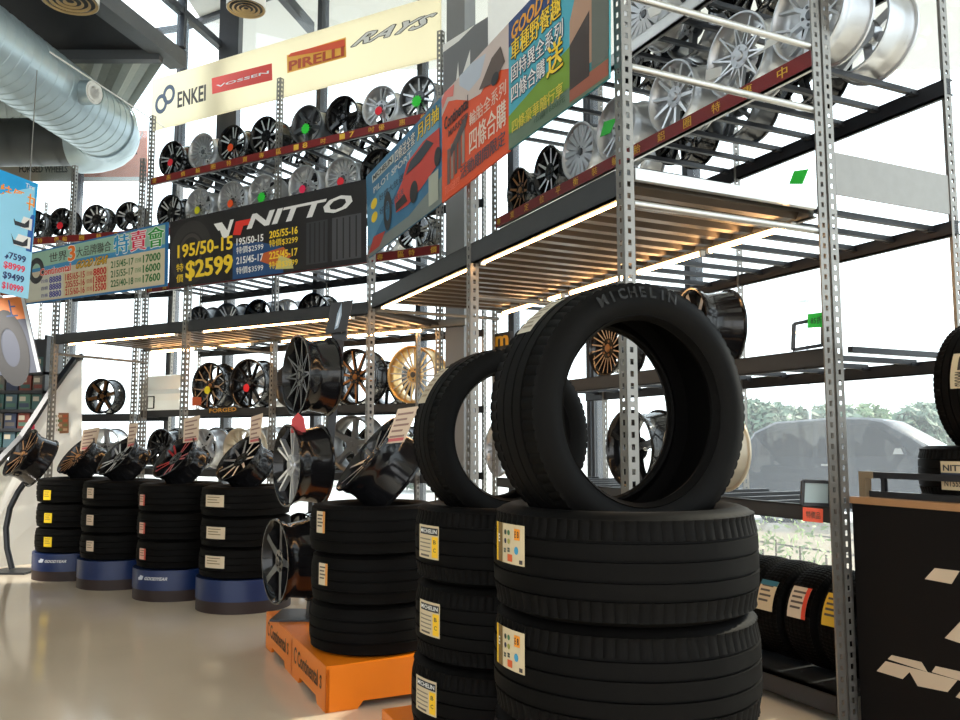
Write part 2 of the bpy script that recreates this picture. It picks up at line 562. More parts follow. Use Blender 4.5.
BT = [(-3.25, -2.55, 'farthest'), (-2.5, -2.28, 'second shortest'), (-2.2, -1.45, 'middle'), (-1.4, -.78, 'fourth from the far end'), (-.74, -.12, 'nearest')]
for a, b, n_ in BT:
    tube_lamp(FB, a, b, 1.085, DZB - .085, 'bright warm tube under the rear edge of the right deck, %s' % n_)

# right rack, window half
rb2 = thing('storage_rack', 'tall steel wheel rack against the right windows with dark beams and bars', 'rack', FB2.o, FB2.rot)
post(rb2, 0, .0, 4.9, -1, 1); post(rb2, -3.66, .0, 5.0, 1, 1)
for x in (0, -1.6, -3.3): post(rb2, x, .95, 4.9, -1, -1)
for z, h in ((3.96, .085), (3.24, .085)):
    beam(rb2, -3.58, -.07, .02, z, h, TUBE); beam(rb2, -3.6, -.0, .93, z, .09, BLACKSTEEL)
    arms(rb2, -3.55, -.06, .05, .91, z - .0, .255)
rail_strip(rb2, -3.58, -.07, .003, 3.24, '專 業 定 位 平 衡 裝 輪 胎 鋁 圈 特 惠 中 快 換')
beam(rb2, -3.6, 0, .93, 2.46, .075, BLACKSTEEL); arms(rb2, -3.55, .0, .05, .91, 2.455, .255)
beam(rb2, -3.58, -.07, .02, 1.745, .09, DARKSTEEL); beam(rb2, -3.6, .9, .93, 1.73, .07, BLACKSTEEL); arms(rb2, -3.55, .2, .05, .91, 1.742, .3)
beam(rb2, -3.58, -.07, .02, .99, .075, DARKSTEEL); beam(rb2, -3.6, .2, .93, .97, .06, BLACKSTEEL); arms(rb2, -3.55, -.1, .05, .91, .988, .3)
beam(rb2, -3.58, -.07, .02, .13, .09, DARKSTEEL, .05); beam(rb2, -3.6, 0, .93, .13, .07, DARKSTEEL)
mb = MB(); mb.box((-3.58, .05, .11), (-.07, .91, .13), DARKSTEEL); mb.build('shelf_plate', rb2)
mb = MB(); mb.box((-.012, .06, 2.49), (-.004, .89, 2.70), GALV); mb.build('side_sheet', rb2)

# rear rack, aisle half with the deck
DZA = 2.40
ra = thing('storage_rack', 'steel decked storage rack along the rear with warm lit slats under the deck', 'rack', FA.o, FA.rot)
for x in (-2.1, -4.1): post(ra, x, 0, 3.42, -1, 1)
post(ra, -2.1, 1.17, 2.4, -1, -1); post(ra, -.30, 1.17, 2.4, -1, -1); post(ra, -4.1, 1.17, 2.4, -1, -1)
beam(ra, -2.08, -.02, .02, DZA, .1, DARKSTEEL); beam(ra, -4.08, -2.16, .02, DZA, .1, DARKSTEEL)
beam(ra, -4.1, .2, 1.15, DZA, .07, GALV)
deck(ra, -4.05, -.06, .045, 1.12, DZA - .055)
for x in (-2.13, -4.1):
    mb = MB(); mb.tube([(x, .06, 2.2), (x, 1.12, 2.2)], .014, GALV, 10); mb.build('end_rung', ra)
for i, (a, b) in enumerate(((-3.95, -3.2), (-3.1, -2.35), (-1.95, -1.15), (-1.1, -.2))):
    tube_lamp(FA, a, b, 1.07, DZA - .075, 'warm tube under the rear deck, number %s from the left end' % ('one', 'two', 'three', 'four')[i])

for a, b, nm in ((-3.95, -2.3, 'left bay'), (-1.95, -.2, 'right bay')):
    tube_lamp(FA, a, b, .062, DZA - .085, 'thin lit tube along the aisle edge of the rear deck, %s' % nm, .008)

# rear rack, window half
ra2 = thing('storage_rack', 'tall steel wheel rack along the rear windows with red strips under top wheels', 'rack', FA2.o, FA2.rot)
for x in (-.465, -2.53, -4.6):
    post(ra2, x, 0, 5.2, -1, 1); post(ra2, x, .853, 4.6, -1, -1)
for z, w in ((4.42, '優 惠 價 輪 圈 特 賣 專 區 18 吋 17 吋'), (3.77, '輪 圈 專 區 特 賣 中 優 惠'), (3.12, '特 價 優 惠 鋁 圈 專 區')):
    beam(ra2, -4.6, -.47, .02, z, .08, TUBE); beam(ra2, -4.6, -.47, .84, z, .08, BLACKSTEEL)
    arms(ra2, -4.55, -.5, .05, .82, z, .24); rail_strip(ra2, -4.58, -.48, .003, z, w)
for z in (2.42, 1.65, .99, .13):
    beam(ra2, -4.6, -.47, .02, z, .075, DARKSTEEL); beam(ra2, -4.6, -.47, .84, z, .07, BLACKSTEEL)
    arms(ra2, -4.55, -.5, .05, .82, z, .3 if z > 2 else .38)

# short rack turned across the far left corner
rd = thing('storage_rack', 'short wheel rack in the far left corner under the duct', 'rack', FD.w(-.06, .05, 0), FD.rot)
for x in (-.06, -1.05, -2.1):
    post(rd, x, 0, 4.7, -1, 1)
for z in (3.82, 3.2, 1.62, .99):
    beam(rd, -2.1, -.08, .02, z, .08, TUBE if z > 3 else DARKSTEEL); beam(rd, -2.1, -.08, .7, z, .07, BLACKSTEEL); arms(rd, -2.05, -.1, .05, .7, z, .25)
    if z > 3: rail_strip(rd, -2.08, -.1, .003, z, '輪 圈 特 價')
for x in (-.06, -2.1): post(rd, x, .71, 4.5, -1, -1)


# ------------------------------------------------------------------ tyres
TY = {}


def tyre_mesh(D, W, rim, near, blocks=False):
    """tyre about Z, base at z=0 when lying flat"""
    key = (D, W, rim, near, blocks)
    if key in TY: return TY[key]
    R = D / 2; w = W / 2; rr = rim / 2; tw = w * .80; sh = R - rr
    tread = []; gaps = set()
    if near:
        gr = [-.62, -.22, .22, .62] if not blocks else [-.7, -.35, 0, .35, .7]
        gw = .035 * 1.0; xs = [(-1, 0)]
        for g in gr: xs += [(g - gw, 0), (g - gw * .7, .008), (g + gw * .7, .008), (g + gw, 0)]
        xs.append((1, 0))
    else:
        xs = [(-1, 0), (-.6, 0), (-.57, .007), (-.5, .007), (-.47, 0), (-.06, 0), (-.03, .007), (.03, .007), (.06, 0), (.47, 0), (.5, .007), (.57, .007), (.6, 0), (1, 0)]
    side = [(-w * .72, rr), (-w * .80, rr + sh * .06), (-w * .88, rr + sh * .10), (-w * .865, rr + sh * .13), (-w * .91, rr + sh * .2), (-w, rr + sh * .45), (-w * .985, rr + sh * .62), (-w * .93, rr + sh * .80), (-w * .90, rr + sh * .83), (-w * .87, rr + sh * .93)]
    prof = list(side); s0 = len(prof) - 2
    for x, d in xs:
        prof.append((x * tw, R - d - .010 * x * x * x * x))
    e0 = len(prof) + 2
    prof += [(-a, r) for a, r in reversed(side)]
    prof += [(w * .62, rr + .004), (w * .60, rr + sh * .10), (w * .85, rr + sh * .4), (w * .8, rr + sh * .78), (w * .6, R - .022), (-w * .6, R - .022), (-w * .8, rr + sh * .78), (-w * .85, rr + sh * .4), (-w * .60, rr + sh * .10), (-w * .62, rr + .004)]
    P0 = len(side); NT = len(xs)
    if near:
        N = 76 * 4
        def drop(k, j):
            if j % 4 == 0:
                if s0 < k <= P0 + (1 if not blocks else NT - 1): return .004
                if P0 + NT - 2 <= k < e0 - 1: return .004
                if blocks: return .005
            return 0
    else:
        N = 112
        def drop(k, j):
            if j % 2 == 0 and (k == P0 or k == P0 + NT - 1 or k == P0 - 1 or k == P0 + NT): return .004
            return 0
    mb = MB()
    mb.lathe(prof, N, RUBBER, Matrix.Translation((0, 0, w)), drop=drop)
    # rim protector rib on both faces
    TY[key] = mb.mesh('tyre'); return TY[key]


def label_on(o, R, W, ang, dphi, z0, z1, pr, name='paper_label', swap=False):
    """paper wrapped on the tread; ang = centre direction about the tyre's own axis"""
    def mp(u, v, d):
        if swap: u, v = 1 - v, u
        a = ang + dphi * (u - .5); r = R + .0015 + d * .4
        return Vector((r * math.cos(a), r * math.sin(a), z0 + (z1 - z0) * v))
    return pr.build(name, mp, o)


def lab_mich():
    p = Print(); p.rect(0, 0, 1, 1, CREAM, 0, 8); p.rect(.10, .72, .97, .93, ink(22, 22, 30), 1, 6)
    p.text('MICHELIN', .14, .77, .93, .89, WHITE, 2, .02)
    p.rect(.72, .05, .97, .68, ink(246, 196, 30), 1, 2)
    for i in range(4):
        p.rect(.08, .56 - i * .12, .66, .60 - i * .12, ink(130, 120, 105), 1, 4)
    p.rect(.14, .06, .6, .12, ink(90, 80, 70), 1, 4); p.text('B', .79, .46, .9, .58, ink(60, 60, 50), 2); p.text('C', .79, .22, .9, .34, ink(60, 60, 50), 2)
    return p


def lab_eu():
    p = Print(); p.rect(0, 0, 1, 1, CREAM, 0, 8); p.rect(0, 0, .10, 1, ink(240, 190, 20), 1); p.rect(.10, 0, .30, 1, ink(120, 92, 40), 1, 3)
    p.text('E', .13, .5, .2, .7, WHITE, 2)
    for i, c in enumerate(((40, 60, 50), (60, 110, 70), (40, 40, 60), (150, 150, 60))):
        p.ell(.42 + .12 * (i % 2), .78 - .22 * (i // 2), .045, .07, ink(*c), 1, 10); p.rect(.36 + .14 * (i % 2), .26 + i * .03, .44 + .14 * (i % 2), .31 + i * .03, ink(70, 80, 70), 1)
    p.rect(.72, .62, .88, .90, ink(240, 150, 40), 1); p.text('E B', .74, .68, .86, .84, ink(40, 30, 30), 2)
    p.ell(.78, .36, .06, .1, ink(60, 150, 190), 1, 12); p.rect(.5, .06, .66, .24, ink(210, 90, 40), 1); p.rect(.86, .04, .95, .14, ink(60, 50, 50), 1)
    return p


def lab_plain(c=(222, 208, 180), stripe=None, lines=4, head=None, dark=(90, 80, 72)):
    p = Print(); p.rect(0, 0, 1, 1, ink(*c), 0, 5)
    for i in range(lines):
        v = .78 - i * .66 / lines
        p.rect(.12, v, .8 - .12 * (i % 2), v + .07, ink(*dark), 1, 3)
    if stripe: p.rect(.78, 0, 1, 1, ink(*stripe), 1, 2)
    if head: p.rect(0, .84, 1, 1, ink(*head), 1, 4)
    return p


def ang_px(cx, cy, R, xp, yp):
    """bearing on a standing cylinder where the line of sight through pixel xp,yp meets it"""
    a, b = ray(xp, yp)
    A = a * a + 1; B = -2 * (a * cx + cy); Cc = cx * cx + cy * cy - R * R
    d = B * B - 4 * A * Cc
    Y = (-B - math.sqrt(max(d, 0))) / (2 * A); return math.atan2(Y - cy, a * Y - cx), H + b * Y


def tyre_flat(x, y, z, D, W, rim, near, label, group, rz=0):
    o = put('tyre', tyre_mesh(D, W, rim, near), None, (x, y, z), (0, 0, rz)); return tag(o, label, 'tyre', group)


def stack(cx, cy, z0, D, W, rim, near, n, where, group, lab=None, side=None):
    """n tyres lying flat; lab = (pixel x of the label centre, list of (pixel y, width m, height m, Print))"""
    W_ = W
    names = {0: 'lowest', n - 1: 'topmost'}
    for i in range(n):
        nm = names.get(i, 'middle' if n == 3 else 'second')
        rz = random.uniform(0, 6); ox, oy = random.uniform(-.008, .008), random.uniform(-.008, .008)
        t = tyre_flat(cx + ox, cy + oy, z0 + i * W, D, W, rim, near, '%s tyre of the stack %s' % (nm, where), group, rz)
        if lab and n - 1 - i < len(lab[1]):
            py, lw, lh, pr = lab[1][n - 1 - i]
            a, z = ang_px(cx, cy, D / 2, lab[0], py); zc = z - (z0 + i * W); zc = min(max(zc, lh / 2 + W * .1), W * .9 - lh / 2)
            label_on(t, D / 2, W, a - rz, lw / (D / 2), zc - lh / 2, zc + lh / 2, pr)


# orange platforms, squared up with the right rack
PD = .72


def platform(cx, cy, label, text, zt=.217):
    o = thing('display_platform', label, 'platform', (cx, cy, 0), FB.rot, 'orange platforms under the tyre stacks')
    h = PD / 2; mb = MB(); t = .018
    mb.box((-h, -h, zt - .016), (h, h, zt), ORANGE); mb.build('top', o)
    for q in range(4):
        M = Matrix.Rotation(q * PI / 2, 4, 'Z'); s = MB()
        pts = [(-h, 0), (-h + .16, 0), (-h + .19, .035), (h - .19, .035), (h - .16, 0), (h, 0), (h, zt - .016), (-h, zt - .016)]
        s.prism([M @ Vector((x, -h + t, z)) for x, z in pts], (M.to_3x3() @ Vector((0, -t, 0))), ORANGE, ORANGE); sp = s.build('side_panel', o)
        if text and q in (0, 3):
            pr = Print(); pr.text('Continental', .20, .40, .80, .78, ink(70, 44, 20), 1, .02); pr.ring(.135, .6, .05, .2, .3, ink(70, 44, 20), 1, 20, .6, 5.4)
            pr.text('S', .85, .42, .90, .72, ink(70, 44, 20), 1, .03)
            pr.build('lettering', lambda u, v, d: M @ Vector((-h + 2 * h * u, -h - d, zt * v)), sp)
    return o


pc0 = Vector((-.742, 4.14, 0)) + FB.y * (PD / 2) - FB.x * (PD / 2)
P_CONT = pc0; P_FAR = pc0 - FB.x * (PD + .004)
P_M = Vector((-.378, 3.33, 0)) + FB.y * (PD / 2) + FB.x * (PD / 2)
P_F = P_M + FB.x * (PD + .03)
platform(P_CONT.x, P_CONT.y, 'orange platform under the tyre stack with the tilted black wheel', True)
platform(P_FAR.x, P_FAR.y, 'orange platform behind, under the stand of three black wheels', True)
platform(P_M.x, P_M.y, 'orange platform mostly hidden beneath the second nearest tyre stack', False, .27)
platform(P_F.x, P_F.y, 'orange platform hidden beneath the nearest tyre stack', False, .27)
ZP = .217
G_FLAT = 'tyres lying flat in the aisle stacks'
# nearest stack
ZQ = .27
fx, fy = .412, 2.45
DF, WF = .745, .284
stack(fx, fy, ZQ, DF, WF, .52, True, 3, 'nearest to the camera, wide and black', G_FLAT,
      (508, [(543, .16, .105, lab_eu()), (648, .16, .105, lab_eu()), (742, .16, .105, lab_eu())]))
mx, my = P_M.x, P_M.y
DM, WM = .69, .267
stack(mx, my, ZQ, DM, WM, .49, True, 3, 'second from the camera, with yellow edged white labels', G_FLAT,
      (427, [(542, .135, .115, lab_mich()), (618, .135, .115, lab_mich()), (695, .135, .115, lab_mich())]))
cx_, cy_ = P_CONT.x, P_CONT.y
DC, WC = .69, .25
stack(cx_, cy_, ZP, DC, WC, .46, False, 3, 'on the orange platform under the tilted wheel', G_FLAT,
      (322, [(522, .075, .11, lab_plain((215, 200, 170), (225, 150, 70))), (574, .075, .11, lab_plain((215, 200, 170), (225, 150, 70)))]))


def tyre_up(cx, cy, z, D, W, rim, ax, lean, label, near=True, group=None):
    """upright tyre; ax = bearing of its axis, lean tips the top along the axis"""
    base = Vector((cx, cy, z))
    Rm = Matrix.Rotation(ax, 4, 'Z') @ Matrix.Rotation(PI / 2 + lean, 4, 'Y')   # local Z -> axis
    M = Matrix.Translation(base + Vector((0, 0, D / 2))) @ Rm @ Matrix.Translation((0, 0, -W / 2))
    o = put('tyre', tyre_mesh(D, W, rim, near), None); o.matrix_world = M
    return tag(o, label, 'tyre', group)


axb = math.atan2(FB.x.y, FB.x.x)
# upright tyre on the nearest stack, with moulded lettering
DU, WU = .735, .285
up1 = tyre_up(fx - .005, fy - .02, ZQ + 3 * WF - .105, DU, WU, .51, axb, 0, 'big upright tyre standing on the nearest stack')
mb = MB(); word = 'MICHELIN'; Rl = DU / 2 * .86
for i, ch in enumerate(word):
    vs, fs = glyphs(ch, .03); a = PI - (i - 3.5) * .105 + .10; s = .042
    wd = max(v[0] for v in vs) + min(v[0] for v in vs)
    mb.add([(Vector((math.cos(a), math.sin(a), 0)) * (Rl + y * s) + Vector((math.sin(a), -math.cos(a), 0)) * ((x - wd / 2) * s) + Vector((0, 0, WU + .003 - .007 * (y > .4)))) for x, y in vs], fs, LETTER)
mb.build('sidewall_lettering', up1)
p = Print(); p.rect(0, 0, 1, 1, ink(206, 198, 180), 0, 10)
for i in range(7): p.rect(.1 + i * .12, .15, .16 + i * .12, .85 - .2 * (i % 2), ink(150, 140, 120), 1, 2)
label_on(up1, DU / 2, WU, -PI / 2 - .85, .42, WU * .22, WU * .50, p)
up2 = tyre_up(mx - .02, my + .0, ZQ + 3 * WM - .075, .65, .235, .46, axb, 0, 'upright tyre standing on the second nearest stack')
p = Print(); p.rect(0, 0, 1, 1, ink(190, 176, 150), 0, 10)
for i in range(6): p.rect(.08 + i * .14, .2, .14 + i * .14, .8, ink(150, 130, 105), 1, 2)
label_on(up2, .325, .235, -PI / 2 - .62, .5, .235 * .12, .235 * .42, p)

# blue drum stacks along the rear rack
DR = .70
dr_px = [(34, 581.5, 'leftmost'), (79, 590.5, 'second from the left'), (135, 602, 'third from the left'), (198, 614.5, 'rightmost')]
DRUMS = []
lab_cols = [((232, 196, 30), None), ((214, 190, 165), None), ((220, 170, 150), (200, 70, 50)), ((214, 196, 168), None)]
for i, (lx, by, nm) in enumerate(dr_px):
    Rd = DR / 2 + .015
    yf = onz(480, by, 0).y; yc = yf + Rd * .96; a, _ = ray(lx, 520)
    xc = a * yc + Rd * math.sqrt(1 + a * a)
    DRUMS.append((xc, yc))
    o = thing('drum_base', 'blue round base with brown foot band, %s of the four' % nm, 'base', (xc, yc, 0), 0, 'blue round bases')
    b = MB(); b.lathe([(.0, Rd - .02), (.0, Rd), (.09, Rd), (.09, Rd - .02)], 64, BROWNBAND); b.build('foot_band', o)
    b = MB(); b.lathe([(.09, Rd - .03), (.09, Rd + .004), (.25, Rd + .004), (.25, Rd - .06), (.24, .0), (.2, .0), (.2, Rd - .04)], 64, BLUE); dd = b.build('drum', o)
    if i in (0, 2):
        pr = Print(); pr.text('GOODYEAR', .28, .3, .9, .65, ink(225, 225, 225), 1, .03, .03)
        pr.poly([(.05, .25), (.2, .3), (.24, .7), (.12, .78), (.1, .6), (.04, .5)], ink(200, 205, 215), 1)
        a0, _ = ang_px(xc, yc, Rd, lx + 22, 565)
        pr.build('lettering', lambda u, v, d, a0=a0, Rd=Rd: Vector(((Rd + .006 + d) * math.cos(a0 - .55 + .9 * u), (Rd + .006 + d) * math.sin(a0 - .55 + .9 * u), .15 + .075 * v)), dd)
    W = .232
    c, st = lab_cols[i]
    lxp = (48, 90, 142, 214)[i]
    lys = ((495, 518, 542), (493, 520, 546), (500, 528, 554), (501, 533, 562))[i]
    lw = .19 if i == 3 else .09
    stack(xc, yc, .25, DR, W, .45, False, 3, 'on the blue base %s' % nm, G_FLAT, (lxp, [(y, lw, .09, lab_plain(c, st, 3, None, (120, 100, 60))) for y in lys]))

# tyres standing in a row on the bottom shelf of the right rack
LS = [(-1.02, (216, 196, 160), None, (60, 140, 150)), (-.82, (216, 196, 160), None, (60, 140, 150)), (-.62, (216, 196, 160), None, (40, 110, 130)), (-.40, (222, 205, 180), (226, 70, 40), None), (-.18, (232, 190, 50), (200, 60, 30), None)]
LN = ['teal headed label, farthest', 'teal headed label, second farthest', 'teal headed label, in the middle', 'red edged label', 'yellow label, beside the perforated post']
for (x, c, st, hd), nm in zip(LS, LN):
    w = FB2.w(x, .36, .13)
    t = tyre_up(w.x, w.y, .132, .52, .19, .35, FB.rot, 0, 'tyre on the bottom shelf with a %s' % nm, True, 'tyres in a row on the bottom shelf')
    t.data = tyre_mesh(.52, .19, .35, True, True)
    # own axis frame: local -X is up, local Y points into the depth
    p = lab_plain(c, st, 4, None)
    if hd: p.rect(0, .82, 1, 1, ink(*hd), 2, 3)
    label_on(t, .26, .19, PI + PI / 2 - .38, .62, .19 * .2, .19 * .82, p, swap=True)


# ------------------------------------------------------------------ wheels
# built with the axis along Y, face towards -Y, centre at the origin
WM_ = {}
NORM = Matrix.Rotation(-PI / 2, 4, 'X')          # lathe Z -> +Y


def barrel_mesh(R, w):
    k = ('b', R, w)
    if k not in WM_:
        h = w / 2; mb = MB()
        pr = [(-h, R), (-h + .012, R), (-h + .016, R - .014), (-h + .05, R - .018), (-h + .07, R - .029), (-h * .1, R - .031), (h * .45, R - .023), (h - .03, R - .016), (h - .016, R - .014), (h - .012, R), (h, R),
              (h, R - .010), (h - .02, R - .026), (h * .4, R - .036), (-h * .1, R - .044), (-h + .07, R - .041), (-h + .045, R - .034), (-h + .012, R - .022), (-h, R - .010)]
        pr = [(a, r) for a, r in pr]
        mb.lathe(pr, 56, BLK, Matrix.Rotation(-PI / 2, 4, 'X'))
        WM_[k] = mb.mesh('barrel')
    return WM_[k]


def spoke_mesh(kind, R, w):
    k = ('s', kind, R, w)
    if k in WM_: return WM_[k]
    h = w / 2; mb = MB(); yo = -h + .014; ri = .062; ro = R - .018

    def spoke(a0, r0, w0, y0, a1, r1, w1, y1, th=.03, mid=None):
        P = [(r0, a0, w0, y0), (r1, a1, w1, y1)]
        if mid: P.insert(1, mid)
        vs = []; n = len(P)
        for r, a, ww, y in P:
            c, s = math.cos(a), math.sin(a); t = Vector((-s, 0, c)); p = Vector((c * r, y, s * r))
            for q, d in ((-1, th), (-.72, 0), (.72, 0), (1, th)):
                vs.append(p + t * (ww / 2 * q) + Vector((0, d, 0)))
        face = []; rest = []
        for i in range(n - 1):
            A, B = i * 4, i * 4 + 4
            face.append((A + 1, A + 2, B + 2, B + 1))
            rest += [(A, A + 1, B + 1, B), (A + 2, A + 3, B + 3, B + 2), (A + 3, A, B, B + 3)]
        mb.add(vs, rest, BLK); mb.add(vs, face, MACH)
    yi = yo + .020
    if kind == 'ten':
        for i in range(10): spoke(2 * PI * i / 10, ri, .034, yi, 2 * PI * i / 10, ro, .022, yo)
    elif kind == 'twelve':
        for i in range(12): spoke(2 * PI * i / 12, ri, .026, yi, 2 * PI * i / 12 + .16, ro, .018, yo)
    elif kind == 'five':
        for i in range(5): spoke(2 * PI * i / 5 + PI / 2, ri - .01, .075, yi, 2 * PI * i / 5 + PI / 2, ro, .062, yo, .04, ((ri + ro) / 2, 2 * PI * i / 5 + PI / 2, .052, yi - .012))
    elif kind == 'six':
        for i in range(6): spoke(2 * PI * i / 6 + PI / 6, ri, .055, yi, 2 * PI * i / 6 + PI / 6, ro, .05, yo, .035)
    elif kind == 'double':
        for i in range(5):
            for q in (-1, 1):
                a = 2 * PI * i / 5 + PI / 2; spoke(a + q * .16, ri, .026, yi, a + q * .15, ro, .024, yo, .03)
    elif kind == 'y':
        for i in range(7):
            a = 2 * PI * i / 7 + PI / 2; rm = ri + (ro - ri) * .45
            spoke(a, ri, .034, yi, a, rm, .03, yo + .018)
            for q in (-1, 1): spoke(a + q * .02, rm - .01, .02, yo + .02, a + q * .24, ro, .018, yo)
    elif kind == 'mesh':
        for i in range(10):
            a = 2 * PI * i / 10
            for q in (-1, 1): spoke(a, ri, .017, yi, a + q * .33, ro, .014, yo, .022)
    elif kind == 'fan':
        for i in range(20): spoke(2 * PI * i / 20, ri, .014, yi, 2 * PI * i / 20 + .10, ro, .013, yo, .022)
    elif kind == 'turbine':
        for i in range(16): spoke(2 * PI * i / 16, ri - .015, .03, yo + .012, 2 * PI * i / 16 + .08, ro, 2 * PI * ro / 16 * .86, yo, .02)
    # hub
    mb.lathe([(yo + .09, .028), (yo + .09, .075), (yi + .028, .078), (yi - .004, .068), (yi - .004, .030), (yi + .02, .028)], 28, BLK, NORM)
    for i in range(5):
        a = 2 * PI * i / 5 + .3; p = Vector((.05 * math.cos(a), yi - .004, .05 * math.sin(a)))
        mb.tube([p + Vector((0, .002, 0)), p + Vector((0, -.004, 0))], .009, MACH if kind in ('six',) else GUN, 8)
    WM_[k] = mb.mesh('spokes'); return WM_[k]


def cap_mesh(R, w):
    k = ('c', w)
    if k not in WM_:
        h = w / 2; y = -h + .034; mb = MB()
        mb.lathe([(y + .03, 0.0), (y + .03, .029), (y - .004, .030), (y - .012, .024), (y - .013, 0.0)], 24, BLK, NORM, closed=False)
        WM_[k] = mb.mesh('center_cap')
    return WM_[k]


COLS = {'black': (BLK, BLK, GUN), 'blackcut': (BLK, MACH, BLK), 'silver': (SILV, SILV, GUN), 'silvercut': (SILV, MACH, SILV), 'gun': (GUN, GUN, BLK), 'guncut': (GUN, MACH, GUN), 'grey': (GREY, GREY, GREY),
        'bronze': (BLK, BRONZE, BRONZE), 'bronzeall': (BRONZE, BRONZE, BLK), 'gold': (GOLD, SILV, GUN), 'cream': (CREAMW, CREAMW, GREY), 'red': (BLK, REDW, BLK), 'copper': (BLK, PALEB, BRONZE), 'grayblack': (BLK, GREY, BLK), 'blackgun': (BLK, GUN, BLK)}
BARR = {'bronze': BLK, 'red': BLK, 'gold': GOLD, 'guncut': GUN, 'blackcut': BLK, 'copper': BLK, 'grayblack': BLK}
TAGC = {'green': ink(46, 226, 60), 'red': ink(240, 30, 50), 'orange': ink(250, 90, 30), 'yellow': ink(230, 225, 30), 'pink': ink(250, 40, 90)}


def setmats(o, ms):
    for i, m in enumerate(ms):
        if i < len(o.material_slots):
            o.material_slots[i].link = 'OBJECT'; o.material_slots[i].material = m


def wheel(kind, col, label, M, R=.25, w=.215, tagc=None, group=None, star=False, tagpos=(-.02, -.03)):
    """M: world matrix of the wheel's centre (axis Y, face -Y)"""
    o = bpy.data.objects.new('alloy_wheel', None); COL.objects.link(o); o.empty_display_size = .1
    tag(o, label, 'wheel', group)
    o.matrix_world = M
    body, face, cap = COLS[col]
    b = put('barrel', barrel_mesh(R, w), o); setmats(b, [BARR.get(col, body)])
    s = put('spokes', spoke_mesh(kind, R, w), o)
    lut = {'gloss_black': body, 'machined_alloy': face, 'gunmetal_alloy': cap}
    for sl in s.material_slots:
        n = sl.material.name
        if n in lut: sl.link = 'OBJECT'; sl.material = lut[n]
    c = put('center_cap', cap_mesh(R, w), o); setmats(c, [cap])
    if tagc:
        t = MB(); y = -w / 2 - .004; n = 24 if star else 12; tx, tz = tagpos
        pts = []
        for k in range(n):
            r = (.062 if k % 2 == 0 else .046) if star else .044
            pts.append((tx + r * math.cos(2 * PI * k / n), y, tz + r * math.sin(2 * PI * k / n)))
        t.prism(pts[::-1], (0, -.002, 0), TAGC[tagc]); t.build('price_tag', o)
    return o


def on_shelf(fr, px_, py_, yo, z, kind, col, label, R=.25, w=.215, yaw=0, tagc=None, star=False, group=None, x=None):
    """wheel standing on a shelf; px_,py_ = where the photo shows its face centre"""
    if x is None: x, _ = fr.hit(px_, py_, yo)
    p = fr.w(x, yo + w / 2, z + R + .001)
    M = Matrix.Translation(p) @ Matrix.Rotation(fr.rot + yaw, 4, 'Z') @ Matrix.Rotation(random.uniform(0, 6), 4, 'Y')
    o = wheel(kind, col, label, M, R, w, None, group)
    if tagc:
        y = -w / 2 - .006; n = 24 if star else 12; t = MB(); pts = []
        q = Matrix.Rotation(-M.to_euler('ZXY').y, 4, 'Y') if False else (M.inverted().to_3x3())
        dz = q @ Vector((0, 0, -.05))
        for k in range(n):
            r = (.065 if k % 2 == 0 else .046) if star else .045
            pts.append((dz.x + r * math.cos(2 * PI * k / n), y, dz.z + r * math.sin(2 * PI * k / n)))
        t.prism(pts[::-1], (0, -.002, 0), TAGC[tagc]); t.build('price_tag', o)
    return o


ORD = ['first', 'second', 'third', 'fourth', 'fifth', 'sixth', 'seventh', 'eighth', 'ninth', 'tenth']
CN = {'black': 'black', 'blackcut': 'black and silver', 'silver': 'silver', 'silvercut': 'bright silver', 'gun': 'gunmetal', 'guncut': 'dark grey and silver', 'grey': 'grey', 'bronze': 'bronze spoked black', 'bronzeall': 'bronze',
      'gold': 'gold', 'cream': 'cream', 'red': 'red accented black', 'copper': 'copper', 'grayblack': 'black and grey', 'blackgun': 'black'}
KN = {'ten': 'ten spoke', 'twelve': 'twelve spoke', 'five': 'five spoke', 'six': 'six spoke', 'double': 'paired spoke', 'y': 'split spoke', 'mesh': 'mesh', 'fan': 'fine spoked', 'turbine': 'closed turbine'}


def row(fr, z, where, group, items, yo=.065, R=.225, w=.215, yaw=0):
    for i, it in enumerate(items):
        px_, py_, kind, col = it[:4]; tg = it[4] if len(it) > 4 else None; kw = it[5] if len(it) > 5 else {}
        lb = '%s %s wheel%s, %s from left, %s' % (CN[col], KN[kind], (' with %s tag' % tg) if tg else '', ORD[i], where)
        a = dict(R=R, w=w, yaw=yaw); a.update(kw)
        on_shelf(fr, px_, py_, yo, z, kind, col, lb, tagc=tg, star=tg == 'green', group=group, **a)


row(FA2, 4.42, 'top rear shelf', 'wheels on the rear top shelf', [
    (171, 153, 'double', 'blackcut', 'red'), (201, 147, 'fan', 'silver'), (231, 138, 'double', 'blackcut', 'orange'), (264, 130, 'ten', 'blackcut'),
    (306, 119, 'five', 'gun', 'green'), (341, 115, 'five', 'black'), (379, 105, 'double', 'silver', 'red'), (417, 93, 'ten', 'guncut', 'green')], R=.212)
row(FA2, 3.77, 'shelf above rear banners', 'wheels on the second rear shelf', [
    (169, 205, 'double', 'blackcut'), (198, 199, 'mesh', 'silver', 'yellow'), (231, 192, 'fan', 'silver', 'orange'), (262, 187, 'mesh', 'silver', 'green'), (303, 178, 'double', 'silver', 'pink'), (341, 170, 'fan', 'silver', 'red'), (377, 160, 'five', 'black')], R=.212)
row(FA2, 3.12, 'rear shelf behind blue banner', 'wheels on the third rear shelf', [
    (384, 235, 'y', 'silver'), (413, 228, 'double', 'blackcut')], R=.19)
row(FA2, 2.42, 'rear deck level shelf', 'wheels level with the rear deck', [
    (198, 308, 'ten', 'gun'), (226, 311, 'double', 'guncut'), (257, 307, 'five', 'black'), (312, 300, 'ten', 'black')], R=.2)
